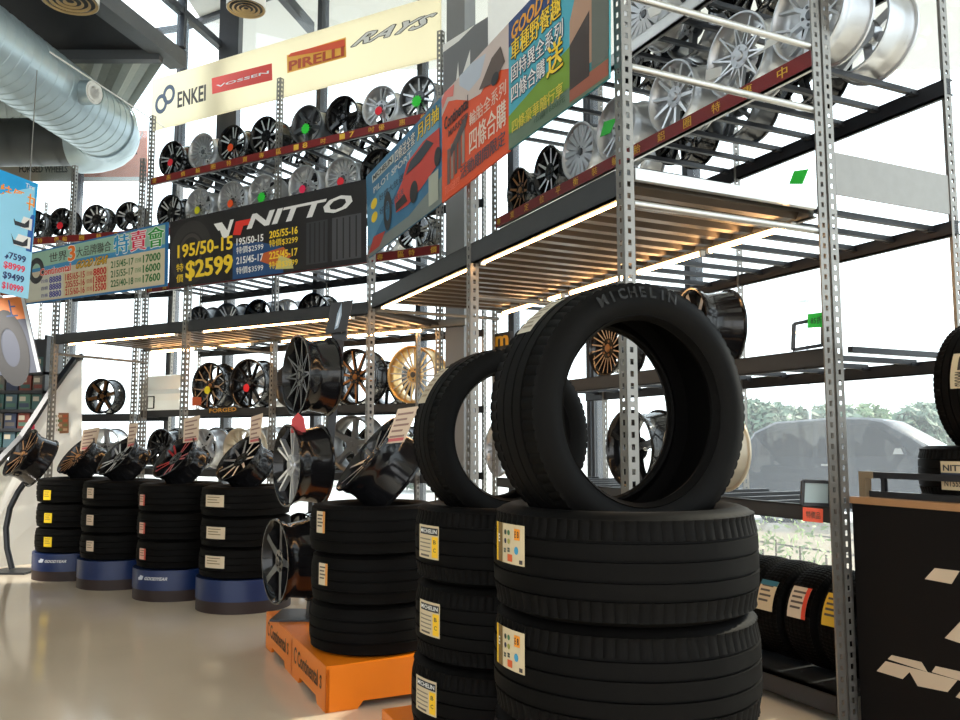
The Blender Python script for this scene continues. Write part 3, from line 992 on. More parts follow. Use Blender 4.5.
row(FA2, 1.65, 'shelf under rear deck', 'wheels on the shelf under the rear deck', [
    (208, 382, 'y', 'copper', 'yellow', dict(R=.26)), (247, 380, 'ten', 'black', 'red', dict(R=.265)), (290, 378, 'five', 'gun'), (353, 374, 'ten', 'bronze', None, dict(R=.28)), (411, 372, 'fan', 'gold', None, dict(R=.275))])
row(FA2, .99, 'low rear shelf', 'wheels on the rear lower shelf', [
    (160, 440, 'twelve', 'black'), (202, 438, 'five', 'silver'), (238, 440, 'ten', 'cream'), (300, 440, 'double', 'gun'), (350, 454, 'five', 'grey', None, dict(R=.28)), (398, 448, 'ten', 'gun')])
row(FA2, .13, 'bottom rear shelf', 'wheels on the rear bottom shelf', [(300, 512, 'five', 'black'), (400, 505, 'ten', 'silver')])
# second row of wheels behind the first, glimpsed between them
for z, zs, xs in ((4.42, 'top', (185, 218, 250, 290, 325, 362, 398)), (3.77, 'second', (185, 216, 248, 284, 322, 358, 400)), (2.42, 'deck level', (212, 243, 285)), (1.65, 'under deck', (228, 268, 330, 385)), (.99, 'lower', (182, 220, 270, 330, 375))):
    for i, x in enumerate(xs):
        kind, col = [('ten', 'black'), ('double', 'silver'), ('five', 'gun'), ('six', 'black'), ('y', 'blackcut')][(i * 2 + int(z * 3)) % 5]
        on_shelf(FA2, x, 300, .50, z, kind, col, '%s %s wheel, %s from left, back line of rear %s shelf' % (CN[col], KN[kind], ORD[i], zs), R=.235, group='back line wheels of the rear rack')
row(FD, 3.82, 'corner rack below duct', 'wheels on the corner rack', [
    (34, 213, 'ten', 'black'), (61, 212, 'ten', 'black', 'red'), (95, 211, 'ten', 'blackcut'), (128, 209, 'double', 'blackcut')], yo=.065, R=.18, w=.17)
row(FD, 3.2, 'lower corner rack', 'wheels on the lower corner rack', [(60, 262, 'ten', 'black'), (100, 262, 'ten', 'gun')], R=.18, w=.17)
on_shelf(FD, 100, 397, .04, 1.62, 'six', 'bronze', 'black wheel with bronze spokes alone on the far left shelf', R=.21, w=.19)
on_shelf(FD, 118, 302, .04, 2.42, 'ten', 'black', 'black ten spoke wheel with green tag below the price table board', R=.21, w=.19, tagc='green', star=True) if False else None
on_shelf(FD, 104, 440, .04, .99, 'five', 'silver', 'silver wheel half hidden behind the price card at far left', R=.23, w=.2)

# right rack
row(FB2, 3.24, 'red edged right shelf', 'wheels on the red edged shelf', [
    (517, 188, 'ten', 'bronze', None, dict(R=.19)), (546, 165, 'ten', 'blackcut', None, dict(R=.205)), (577, 148, 'turbine', 'silver', None, dict(R=.22)), (614, 120, 'double', 'silver'), (670, 92, 'ten', 'silvercut', None, dict(R=.225)), (735, 50, 'mesh', 'silvercut', None, dict(R=.24)), (806, 20, 'y', 'silver', None, dict(R=.24))], yo=.065)
row(FB2, 3.96, 'highest right shelf', 'wheels on the highest right shelf', [
    (640, 5, 'turbine', 'silver'), (700, -30, 'five', 'black')], yo=.10)
for i, (x, kind, col) in enumerate(((-3.0, 'ten', 'black'), (-2.35, 'five', 'silver'), (-1.75, 'ten', 'black'), (-1.2, 'double', 'gun'), (-.66, 'six', 'black'))):
    on_shelf(FB2, 0, 0, .5, 3.24, kind, col, '%s %s wheel, back line of red edged right shelf, %s from far end' % (CN[col], KN[kind], ORD[i]), R=.24, group='back line wheels of the right rack', x=x)
for i, (x, kind, col) in enumerate(((-2.2, 'ten', 'black'), (-1.6, 'five', 'gun'), (-1.0, 'ten', 'black'))):
    on_shelf(FB2, 0, 0, .5, 3.96, kind, col, '%s %s wheel, back line of highest right shelf, %s from far end' % (CN[col], KN[kind], ORD[i]), R=.24, group='back line wheels of the right rack', x=x)
p = FB2.w(-.20, .52, 3.24 + .261)
wheel('six', 'silver', 'silver six spoke wheel turned inside out near the tall right post', Matrix.Translation(p) @ Matrix.Rotation(FB2.rot + PI + .05, 4, 'Z'), .26, .24)
row(FB2, 1.744, 'right waist shelf', 'wheels on the right waist shelf', [
    (520, 340, 'y', 'copper', None, dict(R=.20)), (604, 350, 'fan', 'copper', None, dict(R=.2)), (692, 312, 'six', 'grayblack', None, dict(R=.235, w=.25, yaw=-.25))], yo=.065)
row(FB2, .99, 'low right shelf', 'wheels on the right low shelf', [
    (497, 450, 'double', 'silver', None, dict(R=.24)), (628, 445, 'five', 'black', None, dict(R=.26, w=.26)), (690, 462, 'ten', 'cream', None, dict(R=.255, w=.24))], yo=.065)


def cyl_z(R, w, az):
    return R * math.sqrt(max(0, 1 - az * az)) + w / 2 * abs(az)


def tilted(x, y, ztop, face, kind, col, label, R=.25, w=.22, roll=0, group=None):
    """wheel resting on its rim, face pointing along the vector 'face'"""
    f = Vector(face).normalized(); Y = -f; X = Vector((0, 0, 1)).cross(Y)
    X = Vector((1, 0, 0)) if X.length < 1e-3 else X.normalized()
    X = Y.cross(Vector((0, 0, 1))).normalized(); Z = X.cross(Y)
    M = Matrix((X, Y, Z)).transposed().to_4x4()
    p = Vector((x, y, ztop + cyl_z(R, w, f.z) - .075))          # the lower rim sits in the opening of the top tyre
    return wheel(kind, col, label, Matrix.Translation(p) @ M @ Matrix.Rotation(roll, 4, 'Y'), R, w, None, group), p


G_T = 'tilted wheels shown on top of the tyre stacks'
tops = .25 + 3 * .232
for (xc, yc), px_, kind, col, lb, roll in zip(DRUMS, (84, 125, 182, 247), ('fan', 'double', 'double', 'ten'), ('bronze', 'blackcut', 'red', 'blackcut'),
        ('fine spoked bronze wheel tilted on the leftmost blue base stack', 'black and silver wheel tilted on the second blue base stack from left', 'red accented black wheel tilted on the third blue base stack', 'black wheel with silver spokes tilted on the rightmost blue base stack'), (0, .3, .2, .5)):
    a, _ = ray(px_, 465)
    tilted(a * yc, yc - .02, tops, (-.52, -.58, .63), kind, col, lb, .225, .2, roll, G_T)
a, _ = ray(383, 465)
tilted(a * cy_, cy_ - .02, ZP + 3 * WC, (-.74, -.26, .62), 'ten', 'blackcut', 'large black wheel with thin silver spokes tilted on the stack on the orange platform', .25, .235, .2, G_T)


# price cards standing on the stacks
def card(name, label, c0, c1, c2, c3, pr, base, group=None, thick=.003):
    return board(name, label, 'card', (c0, c1, c2, c3), pr, base, thick, group)


def cardprint(c=(214, 196, 170)):
    p = Print()
    for i in range(5): p.rect(.1, .80 - i * .16, .86 - .2 * (i % 2), .86 - i * .16, ink(140, 110, 100), 1)
    p.rect(.1, .05, .9, .14, ink(190, 90, 90), 1); return p


KARD = ink(206, 184, 160)
def stand_card(pxs, Y, label):
    c = [at(x, y, Y) for x, y in pxs]
    return card('price_card', label, c[0], c[1], c[2], c[3], cardprint(), KARD, 'price cards on the tyre stacks')


stand_card(((83, 430), (100, 427), (95, 449), (80, 451)), DRUMS[0][1] - .05, 'beige price card over the leftmost tilted wheel')
stand_card(((129, 424), (138, 423), (135, 446), (127, 448)), DRUMS[1][1] - .05, 'narrow beige price card over the second tilted wheel from left')
stand_card(((184, 419), (200, 415), (198, 441), (183, 443)), DRUMS[2][1] - .05, 'beige price card over the red and black tilted wheel')
stand_card(((251, 417), (263, 413), (260, 442), (249, 444)), DRUMS[3][1] - .05, 'narrow beige price card over the rightmost tilted wheel of the blue stacks')
stand_card(((398, 409), (419, 406), (404, 442), (385, 444)), cy_ - .24, 'large printed price card over the tilted wheel on the orange platform stack')


# ------------------------------------------------------------------ upright stand holding three wheels
face = Vector((-.85, -.53, 0)).normalized()
SP = [(at(292, 560, 5.22), 'five', 'blackgun', 'black wheel with dark spokes, lowest on the three wheel stand'),
      (at(303, 465, 5.26), 'double', 'silvercut', 'wheel with bright silver face, middle of the three wheel stand'),
      (at(312, 376, 5.30), 'mesh', 'blackgun', 'black mesh wheel, highest on the three wheel stand')]
pf = [p - face * .16 for p, *_ in SP]
ub = pf[0] + (pf[0] - pf[2]) * ((pf[0].z - ZP) / (pf[2].z - pf[0].z)); ut = pf[2] + (pf[2] - pf[0]) * .21
st = thing('wheel_stand', 'black upright stand on the orange platform holding three wheels one above another', 'stand', (ub.x, ub.y, ZP), 0)
mb = MB(); mb.box((-.22, -.14, 0), (.20, .2, .012), BLACKSTEEL); mb.build('base_plate', st)
mb = MB(); mb.bar(ub - st.location, ut - st.location, .05, .05, BLACKSTEEL, face); mb.build('pole', st)
for p, *_ in SP:
    mb = MB(); mb.tube([p - face * .16 - st.location, p + face * .03 - st.location], .022, BLACKSTEEL, 10); mb.build('arm', st)
for p, kind, col, lb in SP:
    M = Matrix.Translation(p) @ Matrix.Rotation(math.atan2(face.y, face.x) + PI / 2, 4, 'Z') @ Matrix.Rotation(.3, 4, 'Y')
    o = wheel(kind, col, lb, M, .255, .222, None, 'wheels on the black stand')
    if col == 'silvercut': setmats(o.children[0], [BLK])
mb = MB(); mb.bar(ut - st.location, ut + Vector((.0, 0, .12)) - st.location, .10, .03, BLACKSTEEL, (0, 1, 0)); mb.build('top_bracket', st)
c = [at(x, y, ut.y - .06) for x, y in ((331, 303), (353, 300), (346, 331), (325, 334))]
p = Print(); p.poly([(.42, .1), (.58, .15), (.62, .55), (.5, .95), (.4, .6)], ink(150, 170, 190), 1); p.poly([(.45, .2), (.53, .22), (.55, .5), (.5, .7)], ink(215, 225, 235), 2)
bo = board('sign_plate', 'small black sign plate on arms above the three wheel stand', 'sign', c, p, ink(34, 36, 40), .01)
mb = MB()
for q in (-.03, .03): mb.bar(at(335 + q * 160, 333, ut.y - .05) - c[3], ut + Vector((q, 0, .10)) - c[3], .02, .012, BLACKSTEEL)
mb.build('bracket', bo)
sy = SP[1][0].y
c = [at(x, y, sy - .12) for x, y in ((292, 419), (304, 418), (306, 432), (291, 433))]
RD = ink(196, 60, 60)
o = thing('price_tag', 'red pentagon tag hanging on the middle wheel of the stand', 'tag', c[3])
mb = MB(); q = [Vector((0, 0, 0)), c[2] - c[3], (c[1] - c[3]), ((c[0] + c[1]) / 2 - c[3]) + Vector((0, 0, .035)), c[0] - c[3]]
mb.prism(q, (0, -.004, 0), RD); mb.build('card', o)

# bowed stand at the far left with one tilted wheel
b0 = onz(20, 572, 0)
o = thing('wheel_stand', 'bowed black pedestal stand at the far left holding one tilted wheel', 'stand', b0)
mb = MB(); mb.box((-.24, -.18, 0), (.14, .16, .02), BLACKSTEEL); mb.build('base_plate', o)
pts = [at(x, y, b0.y + q) - b0 for x, y, q in ((12, 569, 0), (7, 548, 0), (6, 528, 0), (10, 508, 0), (18, 492, .0), (28, 478, .02), (36, 466, .04))]
mb = MB()
mb.tube(pts, .028, BLACKSTEEL, 12)
mb.build('bowed_pole', o)
f = Vector((-.62, -.62, .48)).normalized(); Y = -f; X = Y.cross(Vector((0, 0, 1))).normalized(); Z = X.cross(Y)
pw = at(31, 458, b0.y - .12)
wheel('ten', 'bronze', 'dark wheel with copper hub tilted on the bowed stand at far left', Matrix.Translation(pw) @ Matrix((X, Y, Z)).transposed().to_4x4(), .26, .24)

# white curved display panel with a black edge
def P3(x, y): return at(x, y, 8.62 + (x + 20) * .0085)
pts = [(82, 357), (82, 480), (36, 568), (-30, 580), (-30, 500), (-14, 478), (5, 456), (22, 438), (38, 414), (52, 392), (64, 375), (75, 360)]
o = thing('curved_screen', 'white curved display screen with black rim behind the bowed stand', 'panel', P3(36, 575))
SAIL = thin_white('white_panel', rgb(240, 240, 236), rgb(250, 250, 246), .4, .3)
w = [P3(*q) - o.location for q in pts]
mb = MB(); mb.add(w, [tuple(range(len(w)))], SAIL); mb.build('stretched_fabric', o)
mb = MB(); ed = w[4:] + [w[0]]
for a, b in zip(ed[:-1], ed[1:]): mb.bar(a, b + (b - a) * .04, .05, .10, BLACKSTEEL, (0, 1, 0))
mb.build('black_rim', o)
for nm, lb, qs, base, tx in (('notice', 'brown printed notice on the white curved panel', ((53, 413), (71, 413), (71, 433), (53, 434)), ink(120, 82, 56), 1), ('sticker', 'small pink sticker on the white curved panel', ((29, 423), (37, 422), (37, 429), (29, 430)), ink(230, 50, 90), 0)):
    c = [P3(*q) + Vector((-.008, -.035, 0)) for q in qs]; p = None
    if tx:
        p = Print()
        for i in range(4):
            for k in range(3): p.rect(.08 + k * .3, .78 - i * .22, .32 + k * .3, .9 - i * .22, ink(*random.choice([(150, 70, 40), (170, 140, 110), (90, 100, 60)])), 1)
    board(nm, lb, nm, c, p, base, .004)

# boxed goods on open shelves at the far left
SHB = at(-10, 440, 9.4)
mbk = 0
o = thing('open_shelf', 'dark open shelf unit of boxes at the far left edge', 'shelf', (SHB.x, SHB.y, 0))
xr = at(44, 400, 9.4).x - SHB.x
mb = MB(); zs = [.3, .75] + [H + (z - H) * .89 for z in (1.22, 1.46, 1.70, 1.94, 2.18)]
for i, z in enumerate(zs):
    mb = MB(); mb.box((-.9, 0, z - .035), (xr, .4, z), DARKSTEEL); mb.build('shelf_board', o)
mb = MB(); mb.box((-.9, .38, 0), (xr, .40, 2.5), DARKSTEEL); mb.build('back_panel', o)
for x in (-.9, xr - .03):
    mb = MB(); mb.box((x, .0, 0), (x + .03, .4, 2.5), DARKSTEEL); mb.build('side_post', o)
bc = [(58, 96, 92), (130, 62, 50), (74, 100, 110), (110, 104, 96), (86, 120, 104), (60, 70, 96)]
k = 0
rown = ['lowest', 'second lowest', 'middle', 'second highest', 'highest']
for i, z in enumerate(zs[2:7]):
    for j in range(4):
        w_ = (xr + .02) / 4; c0 = bc[(i * 3 + j * 2) % 6]
        x0 = SHB.x - .03 + j * w_ ; bx = thing('goods_box', 'small printed carton on the %s box shelf at far left, %s from the left' % (rown[i], ORD[j]), 'box', (x0, SHB.y + .03, z), 0, 'cartons on the far left shelves')
        m_ = MB(); m_.box((.01, 0, 0), (w_ - .01, .26, .17), ink(*c0)); m_.build('carton', bx)
        p = Print(); p.rect(.08, .55, .6, .85, ink(200, 190, 170), 1); p.rect(.08, .15, .9, .4, ink(*bc[(i + j + 1) % 6]), 1)
        p.build('printed_front', lambda u, v, d, w_=w_: Vector((.01 + (w_ - .02) * u, -d, .17 * v)), bx)

# ------------------------------------------------------------------ right side cabinet and what stands on it
CABH = 1.045
FC = Frame(FB2.w(.035, .03, 0), dE)
cab = thing('display_cabinet', 'matt black cabinet with pale angular logo at the right edge', 'cabinet', FC.o, FC.rot)
CABM = mat('matt_black_board', (.006, .0055, .0055), .6, noise=.12, scale=5, spec=.15)
TAN = mat('tan_edge', rgb(170, 128, 88), .5, noise=.08)
mb = MB(); mb.box((0, 0, .02), (1.5, .6, CABH - .03), CABM); mb.build('body', cab)
mb = MB(); mb.box((-.006, -.008, CABH - .03), (1.506, .606, CABH), TAN); mb.build('top_edge', cab)
pr = Print()
def fcp(x, y):
    t, z = FC.hit(x, y, 0); return (t, z)
for poly in (((935, 568), (960, 571), (952, 584), (925, 579)), ((962, 620), (985, 628), (975, 648), (945, 638)), ((892, 655), (922, 662), (928, 672), (888, 659)), ((886, 661), (958, 680), (948, 692), (918, 686), (910, 672), (903, 679), (877, 671)), ((936, 666), (972, 674), (972, 684), (932, 672)), ((962, 690), (985, 696), (975, 704), (956, 697))):
    pr.poly([fcp(*q) for q in poly][::-1], ink(214, 196, 170), 1)
for it in pr.it:
    q = Print(); q.it = [it]; q.build('logo_mark', lambda u, v, d: Vector((u, -d, v)), cab)
# tube frame on the cabinet
o = thing('tube_railing', 'black square tube railing with tan corner on the cabinet', 'frame', FC.w(.0, .07, CABH), FC.rot)
mb = MB(); mb.bar((.05, 0, .10), (.62, 0, .10), .028, .028, BLACKSTEEL); mb.build('top_tube', o)
mb = MB(); mb.bar((.05, 0, .014), (.62, 0, .014), .028, .028, BLACKSTEEL); mb.build('bottom_tube', o)
RB = mat('railing_corner', rgb(132, 116, 92), .55, noise=.08); mb = MB(); mb.box((0, -.02, 0), (.035, .02, .115), RB); mb.box((.035, -.02, .085), (.075, .02, .115), RB); mb.build('corner_block', o)
for x in (.12, .60):
    mb = MB(); mb.bar((x, 0, .02), (x, .0, .10), .02, .02, BLACKSTEEL); mb.build('upright', o)
cw = at(920, 480, 3.62); cw = Vector((cw.x + .375, 3.66, CABH))
t = tyre_flat(cw.x, cw.y, CABH, .64, .235, .42, True, 'tyre lying on the black cabinet', 'tyres on the black cabinet', 0)
a0, zz = ang_px(cw.x, cw.y, .32, 950, 480)
p = Print(); p.rect(0, 0, 1, 1, CREAM, 0, 8); p.rect(0, .42, 1, .60, ink(50, 60, 80), 1, 6); p.text('NITTO', .08, .66, .9, .88, ink(40, 40, 46), 1, .04); p.text('NT555 G2', .1, .12, .85, .34, ink(60, 56, 50), 1, .02)
label_on(t, .32, .235, a0 + .12, .5, .05, .17, p)
t = tyre_up(cw.x + .015, cw.y, CABH + .235 - .06, .62, .22, .42, axb + .0, 0, 'tyre standing upright on the lying tyre above the cabinet', True, 'tyres on the black cabinet')
p = Print(); p.rect(0, 0, 1, 1, CREAM, 0, 8); p.rect(.1, .3, .5, .7, ink(50, 44, 40), 1, 4); p.text('MAXXIS', .55, .2, .95, .8, ink(60, 50, 46), 1, .03)
label_on(t, .31, .22, -PI / 2 - .22, .5, .10, .20, p)

# sign frames and cards on the right shelves
def frame_card(label, cs, colr, img, depth, word, lab2, cc):
    c = [at(x, y, depth) for x, y in cs]
    o = thing('sign_holder', label, 'sign holder', c[3], 0)
    f, n = quadmap(c[0] - c[3], c[1] - c[3], c[2] - c[3], Vector((0, 0, 0)))
    mb = MB(); k = [f(0, 0, 0), f(1, 0, 0), f(1, 1, 0), f(0, 1, 0)]
    for i in range(4): mb.bar(k[i], k[(i + 1) % 4], .016, .016, BLACKSTEEL, n)
    mb.build('frame', o)
    if img:
        mb = MB(); mb.prism([f(.04, .04, -.004), f(.96, .04, -.004), f(.96, .96, -.004), f(.04, .96, -.004)], n * .003, img); mb.build('insert', o)
    c = [at(x, y, depth - .03) for x, y in cc]
    p = Print(); p.text(word, .15, .25, .85, .75, ink(40, 60, 40), 1, .02)
    board('price_card', lab2, 'card', c, p, colr, .004)


GREENC = ink(40, 200, 60)
frame_card('empty black sign frame on the waist shelf beside the right post', ((794, 324), (823, 318), (823, 345), (793, 350)), GREENC, None, 4.02, '85折', 'green card clipped to the sign frame by the right post', ((808, 314), (825, 312), (824, 327), (808, 328)))
frame_card('black frame with pale print on the low right shelf', ((803, 481), (830, 482), (830, 505), (802, 504)), ink(232, 84, 50), ink(176, 196, 200), 3.98, '特價品', 'orange card stuck on the low shelf beam under the framed print', ((803, 507), (823, 509), (823, 523), (803, 521)))
c = [at(x, y, FB2.w(-.55, 0, 0).y - .35) for x, y in ((794, 171), (808, 169), (802, 183), (790, 184))]
c = [FB.pt(x, y, 1.0) for x, y in ((794, 171), (808, 169), (802, 184), (789, 184))]
board('price_card', 'green card standing on the rear corner of the right deck', 'card', c, None, GREENC, .004)
c = [FB2.pt(x, y, .0) for x, y in ((604, 122), (616, 118), (610, 133), (600, 137))]
board('price_card', 'green card lying beside the silver turbine wheel on the red edged shelf', 'card', c, None, GREENC, .004)
for (qs, lb) in ((((647, 9), (664, 0), (660, 13), (650, 18)), 'white card on the highest right shelf'), (((706, 70), (722, 66), (720, 76), (705, 82)), 'white card before the bright silver mesh wheel'), (((767, 40), (787, 33), (785, 38), (763, 50)), 'pale card at the end of the red edged shelf')):
    c = [FB2.pt(x, y, .02) for x, y in qs]; board('price_card', lb, 'card', c, None, ink(225, 228, 226), .004)
# dark box with a yellow letter on the waist shelf
c = [FB2.pt(x, y, .02) for x, y in ((494, 334), (510, 331), (510, 352), (494, 354))]
p = Print(); p.text('m', .1, .35, .9, .85, ink(230, 170, 40), 1, .05)
board('shelf_sign', 'dark shelf sign with yellow lettering on the waist shelf', 'sign', c, p, ink(30, 30, 34), .03)
# dusty red and yellow notices along the rear shelf edges
for (qs, lb, colr, wd, ci) in ((((208, 408), (238, 406), (238, 412), (208, 414)), 'shelf edge plate with yellow lettering under the copper spoked wheel', ink(46, 40, 34), 'FORGED', (214, 160, 60)), (((350, 478), (390, 476), (390, 484), (350, 486)), 'brown shelf edge plate on the lower rear shelf', ink(70, 50, 36), 'WHEELS', (190, 160, 110))):
    c = [FA2.pt(x, y, -.012) for x, y in qs]; p = Print(); p.text(wd, .05, .15, .95, .85, ink(*ci), 1, .03)
    board('shelf_sign', lb, 'sign', c, p, colr, .004)
c = [FA2.pt(x, y, .0) for x, y in ((192, 397), (201, 397), (201, 405), (192, 406))]
board('price_card', 'orange card beside the copper spoked wheel', 'card', c, None, ink(190, 90, 50), .004)
# pale body panel shown on the rear shelf
o = thing('body_panel', 'white car body panel displayed on the rear shelf left of the copper wheel', 'panel', FA2.w(-4.05, .25, 1.655), FA2.rot)
mb = MB(); pts = []
xa = FA2.hit(142, 390, .25)[0] + 4.05; xb = FA2.hit(181, 390, .25)[0] + 4.05
prf = [(0, 0), (-.03, .12), (.0, .20), (-.04, .25), (.06, .42), (.14, .44)]
vs = [];
for x in (xa, xb):
    for y, z in prf: vs.append((x, y, z))
n = len(prf); mb.add(vs, [(i, n + i, n + i + 1, i + 1) for i in range(n - 1)], SAIL); mb.add([(x, y + .015, z) for x, y, z in vs], [(i, i + 1, n + i + 1, n + i) for i in range(n - 1)], SAIL)
mb.build('skin', o)
mb = MB()
for q in (0, .12): mb.bar((xa + .18 + q, -.06, .03), (xa + .18 + q, -.06, .17), .012, .012, BLACKSTEEL)
mb.bar((xa + .18, -.06, .03), (xa + .3, -.06, .03), .012, .012, BLACKSTEEL); mb.bar((xa + .18, -.06, .17), (xa + .3, -.06, .17), .012, .012, BLACKSTEEL)
mb.build('badge_frame', o)


# ------------------------------------------------------------------ banners and signs
def onframe(fr, yo, px4):
    return [fr.pt(x, y, yo) for x, y in px4]


INKK = ink(20, 20, 24); WHT = ink(238, 238, 236); GOLDY = ink(244, 208, 48)
# tyre advertisement, black
c = onframe(FA, -.045, ((170, 222), (366, 179), (366, 262), (169, 288)))
p = Print()
p.ring(.125, .48, .12, .47, .36, ink(44, 41, 41), 1, 30); p.ring(.125, .48, .068, .28, .2, ink(62, 58, 56), 1, 30)
p.poly([(.255, .83), (.30, .83), (.33, .70), (.345, .84), (.365, .84), (.335, .60), (.305, .60), (.29, .72), (.28, .72)], WHT, 2)
p.poly([(.36, .62), (.375, .80), (.455, .80), (.45, .72), (.415, .72), (.40, .60)], ink(222, 52, 40), 2)
p.text('NITTO', .45, .66, .94, .86, ink(226, 226, 226), 2, .05, .03)
p.text('195/50-15', .05, .42, .36, .62, GOLDY, 2, .04); p.text('$2599', .10, .06, .36, .36, GOLDY, 2, .06)
p.text('特', .045, .22, .085, .34, GOLDY, 2, .02); p.text('價', .045, .06, .085, .18, GOLDY, 2, .02)
p.poly([(.36, .0), (.62, .0), (.62, .34), (.50, .46), (.36, .50)], ink(24, 70, 120), 1)
p.poly([(.50, .20), (.58, .10), (.66, .2), (.62, .34), (.52, .30)], ink(190, 90, 40), 1.2)
p.poly([(.58, .06), (.67, .04), (.66, .16), (.60, .24)], ink(200, 190, 120), 1.4)
p.text('195/50-15', .38, .46, .52, .56, WHT, 2, .03); p.text('特價$2599', .38, .34, .52, .44, WHT, 2, .02)
p.text('215/45-17', .38, .20, .52, .30, WHT, 2, .03); p.text('特價$3599', .38, .06, .52, .16, WHT, 2, .02)
p.text('205/55-16', .55, .48, .69, .58, GOLDY, 2, .03); p.text('特價$3299', .55, .36, .69, .46, GOLDY, 2, .02)
p.text('225/45-17', .55, .20, .69, .30, GOLDY, 2, .03); p.text('特價$3999', .55, .07, .69, .17, GOLDY, 2, .02)
for x0, x1, sh in ((.73, .83, 50), (.85, .98, 70)):
    p.rect(x0, .06, x1, .60, ink(sh, sh, sh + 4), 1)
    for i in range(4):
        q = x0 + (x1 - x0) * (.15 + i * .22); p.rect(q, .08, q + .006, .58, ink(20, 20, 22), 1.3)
board('banner', 'black tyre advertisement banner with yellow prices on the rear rack', 'banner', c, p, ink(22, 20, 22), .01)

# price table board
c = onframe(FA, -.05, ((24, 254), (168, 222), (167, 286), (24, 305)))
p = Print(); p.rect(.01, .03, .985, .97, ink(208, 196, 168), 1); p.rect(.01, .62, .985, .97, ink(150, 190, 170), 1.2)
p.poly([(.01, .6), (.985, .6), (.985, .66), (.5, .70), (.01, .66)], ink(60, 140, 190), 1.3)
p.rect(.02, .06, .30, .5, ink(206, 206, 190), 1.4); p.rect(.31, .06, .62, .47, ink(206, 192, 150), 1.4); p.rect(.63, .06, .97, .58, ink(210, 200, 170), 1.4)
p.ring(.10, .62, .06, .25, .45, ink(50, 50, 54), 2); p.text('世界', .20, .72, .33, .90, ink(60, 56, 50), 2, .02); p.text('3', .34, .68, .39, .96, ink(240, 120, 20), 2, .06, 0, WHT)
p.text('大品牌聯合', .40, .72, .64, .90, ink(60, 56, 50), 2, .02)
for ch, u, cc in (('特', .66, (20, 150, 200)), ('賣', .77, (220, 30, 80)), ('會', .88, (30, 150, 50))):
    p.text(ch, u, .64, u + .10, .96, ink(*cc), 3, .05, 0, WHT, .06)
p.text('Continental', .13, .50, .36, .64, ink(222, 60, 30), 3, .03, 0, WHT); p.text('GOOD YEAR', .40, .52, .62, .66, ink(220, 170, 40), 3, .04, .02, INKK)
for i, (a, b) in enumerate((('185/65-15', '8800'), ('205/55-16', '13800'), ('215/60-16', '15500'))):
    v = .34 - i * .135; p.text(a, .32, v, .46, v + .12, ink(190, 50, 50), 2, .03); p.text('四條', .475, v + .02, .515, v + .10, ink(190, 90, 80), 2); p.text(b, .52, v, .61, v + .13, ink(200, 40, 40), 2, .05)
for i, (a, b) in enumerate((('215/45-17', '17000'), ('215/55-17', '16000'), ('225/40-18', '17600'))):
    v = .42 - i * .16; p.text(a, .64, v, .79, v + .12, ink(40, 100, 50), 2, .03); p.text('四條', .80, v + .02, .84, v + .10, ink(80, 130, 80), 2); p.text(b, .85, v, .96, v + .13, ink(40, 110, 50), 2, .05)
for i, b in enumerate(('8888', '8888', '8880')):
    v = .34 - i * .135; p.text('四條', .14, v + .02, .19, v + .09, ink(70, 70, 140), 2); p.text(b, .20, v, .29, v + .12, ink(60, 60, 150), 2, .05)
board('banner', 'cream price table banner with blue edge on the rear rack', 'banner', c, p, ink(30, 110, 170), .01)

# aisle banners of the right rack
c = onframe(FB, -.05, ((366, 177), (442, 96), (442, 203), (369, 258)))
p = Print(); p.poly([(0, .0), (1, 0), (1, .25), (.6, .12), (0, .14)], ink(120, 130, 128), 1)
p.poly([(0, .1), (.5, .55), (.45, .8), (0, .6)], ink(86, 142, 176), .8)
p.poly([(.5, .30), (.95, .5), (.98, .95), (.6, .8)], ink(96, 150, 180), .8)
p.rect(.10, .84, .42, .93, ink(190, 196, 190), 1); p.text('MICHELIN', .12, .855, .40, .915, INKK, 2, .04)
p.text('四條送全套', .44, .80, .70, .94, WHT, 2, .02, 0, INKK); p.text('月月抽', .73, .80, .97, .96, GOLDY, 2, .04, 0, INKK, .06)
p.text('PILOT SPORT', .12, .70, .66, .77, ink(200, 205, 205), 2, .02)
for i in range(2): p.ell(.12, .58 - i * .16, .05, .06, GOLDY, 2, 12); p.text('好禮大放送', .20, .54 - i * .16, .55, .62 - i * .16, ink(40, 60, 80), 2, .02)
red = ink(196, 58, 44); p.poly([(.44, .26), (.42, .42), (.52, .52), (.60, .68), (.80, .74), (.98, .72), (.98, .40), (.78, .30), (.6, .24)], red, 2)
p.poly([(.58, .56), (.64, .66), (.84, .72), (.92, .62), (.76, .56)], ink(40, 50, 60), 3); p.poly([(.44, .27), (.44, .36), (.56, .38), (.6, .28)], ink(40, 30, 30), 3)
p.ell(.68, .32, .05, .11, ink(26, 26, 28), 3); p.ell(.96, .46, .035, .09, ink(26, 26, 28), 3); p.ring(.32, .36, .06, .22, .5, ink(40, 44, 48), 2)
p.rect(.86, .05, .97, .34, ink(170, 176, 160), 3); p.poly([(.0, .04), (.18, .04), (.28, .16), (.1, .2)], ink(180, 60, 50), 2)
board('banner', 'blue banner with a red sports car on the far end of the right rack', 'banner', c, p, ink(52, 112, 150), .01)
c = onframe(FB, -.05, ((442, 96), (509, 23), (509, 151), (442, 203)))
p = Print(); OR = ink(222, 82, 36)
p.poly([(0, .80), (.12, .88), (.25, .82), (.45, .70), (.62, .66), (.8, .74), (1, .64), (1, 1), (0, 1)], ink(206, 190, 184), 1)
p.poly([(.3, .92), (.45, .78), (.62, .80), (.7, .95), (.5, 1), (.3, 1)], ink(186, 196, 210), 1.5); p.poly([(.6, .70), (.78, .86), (.9, .88), (.96, .72), (.8, .64)], ink(90, 74, 66), 2); p.ell(.83, .66, .05, .05, ink(30, 28, 30), 3)
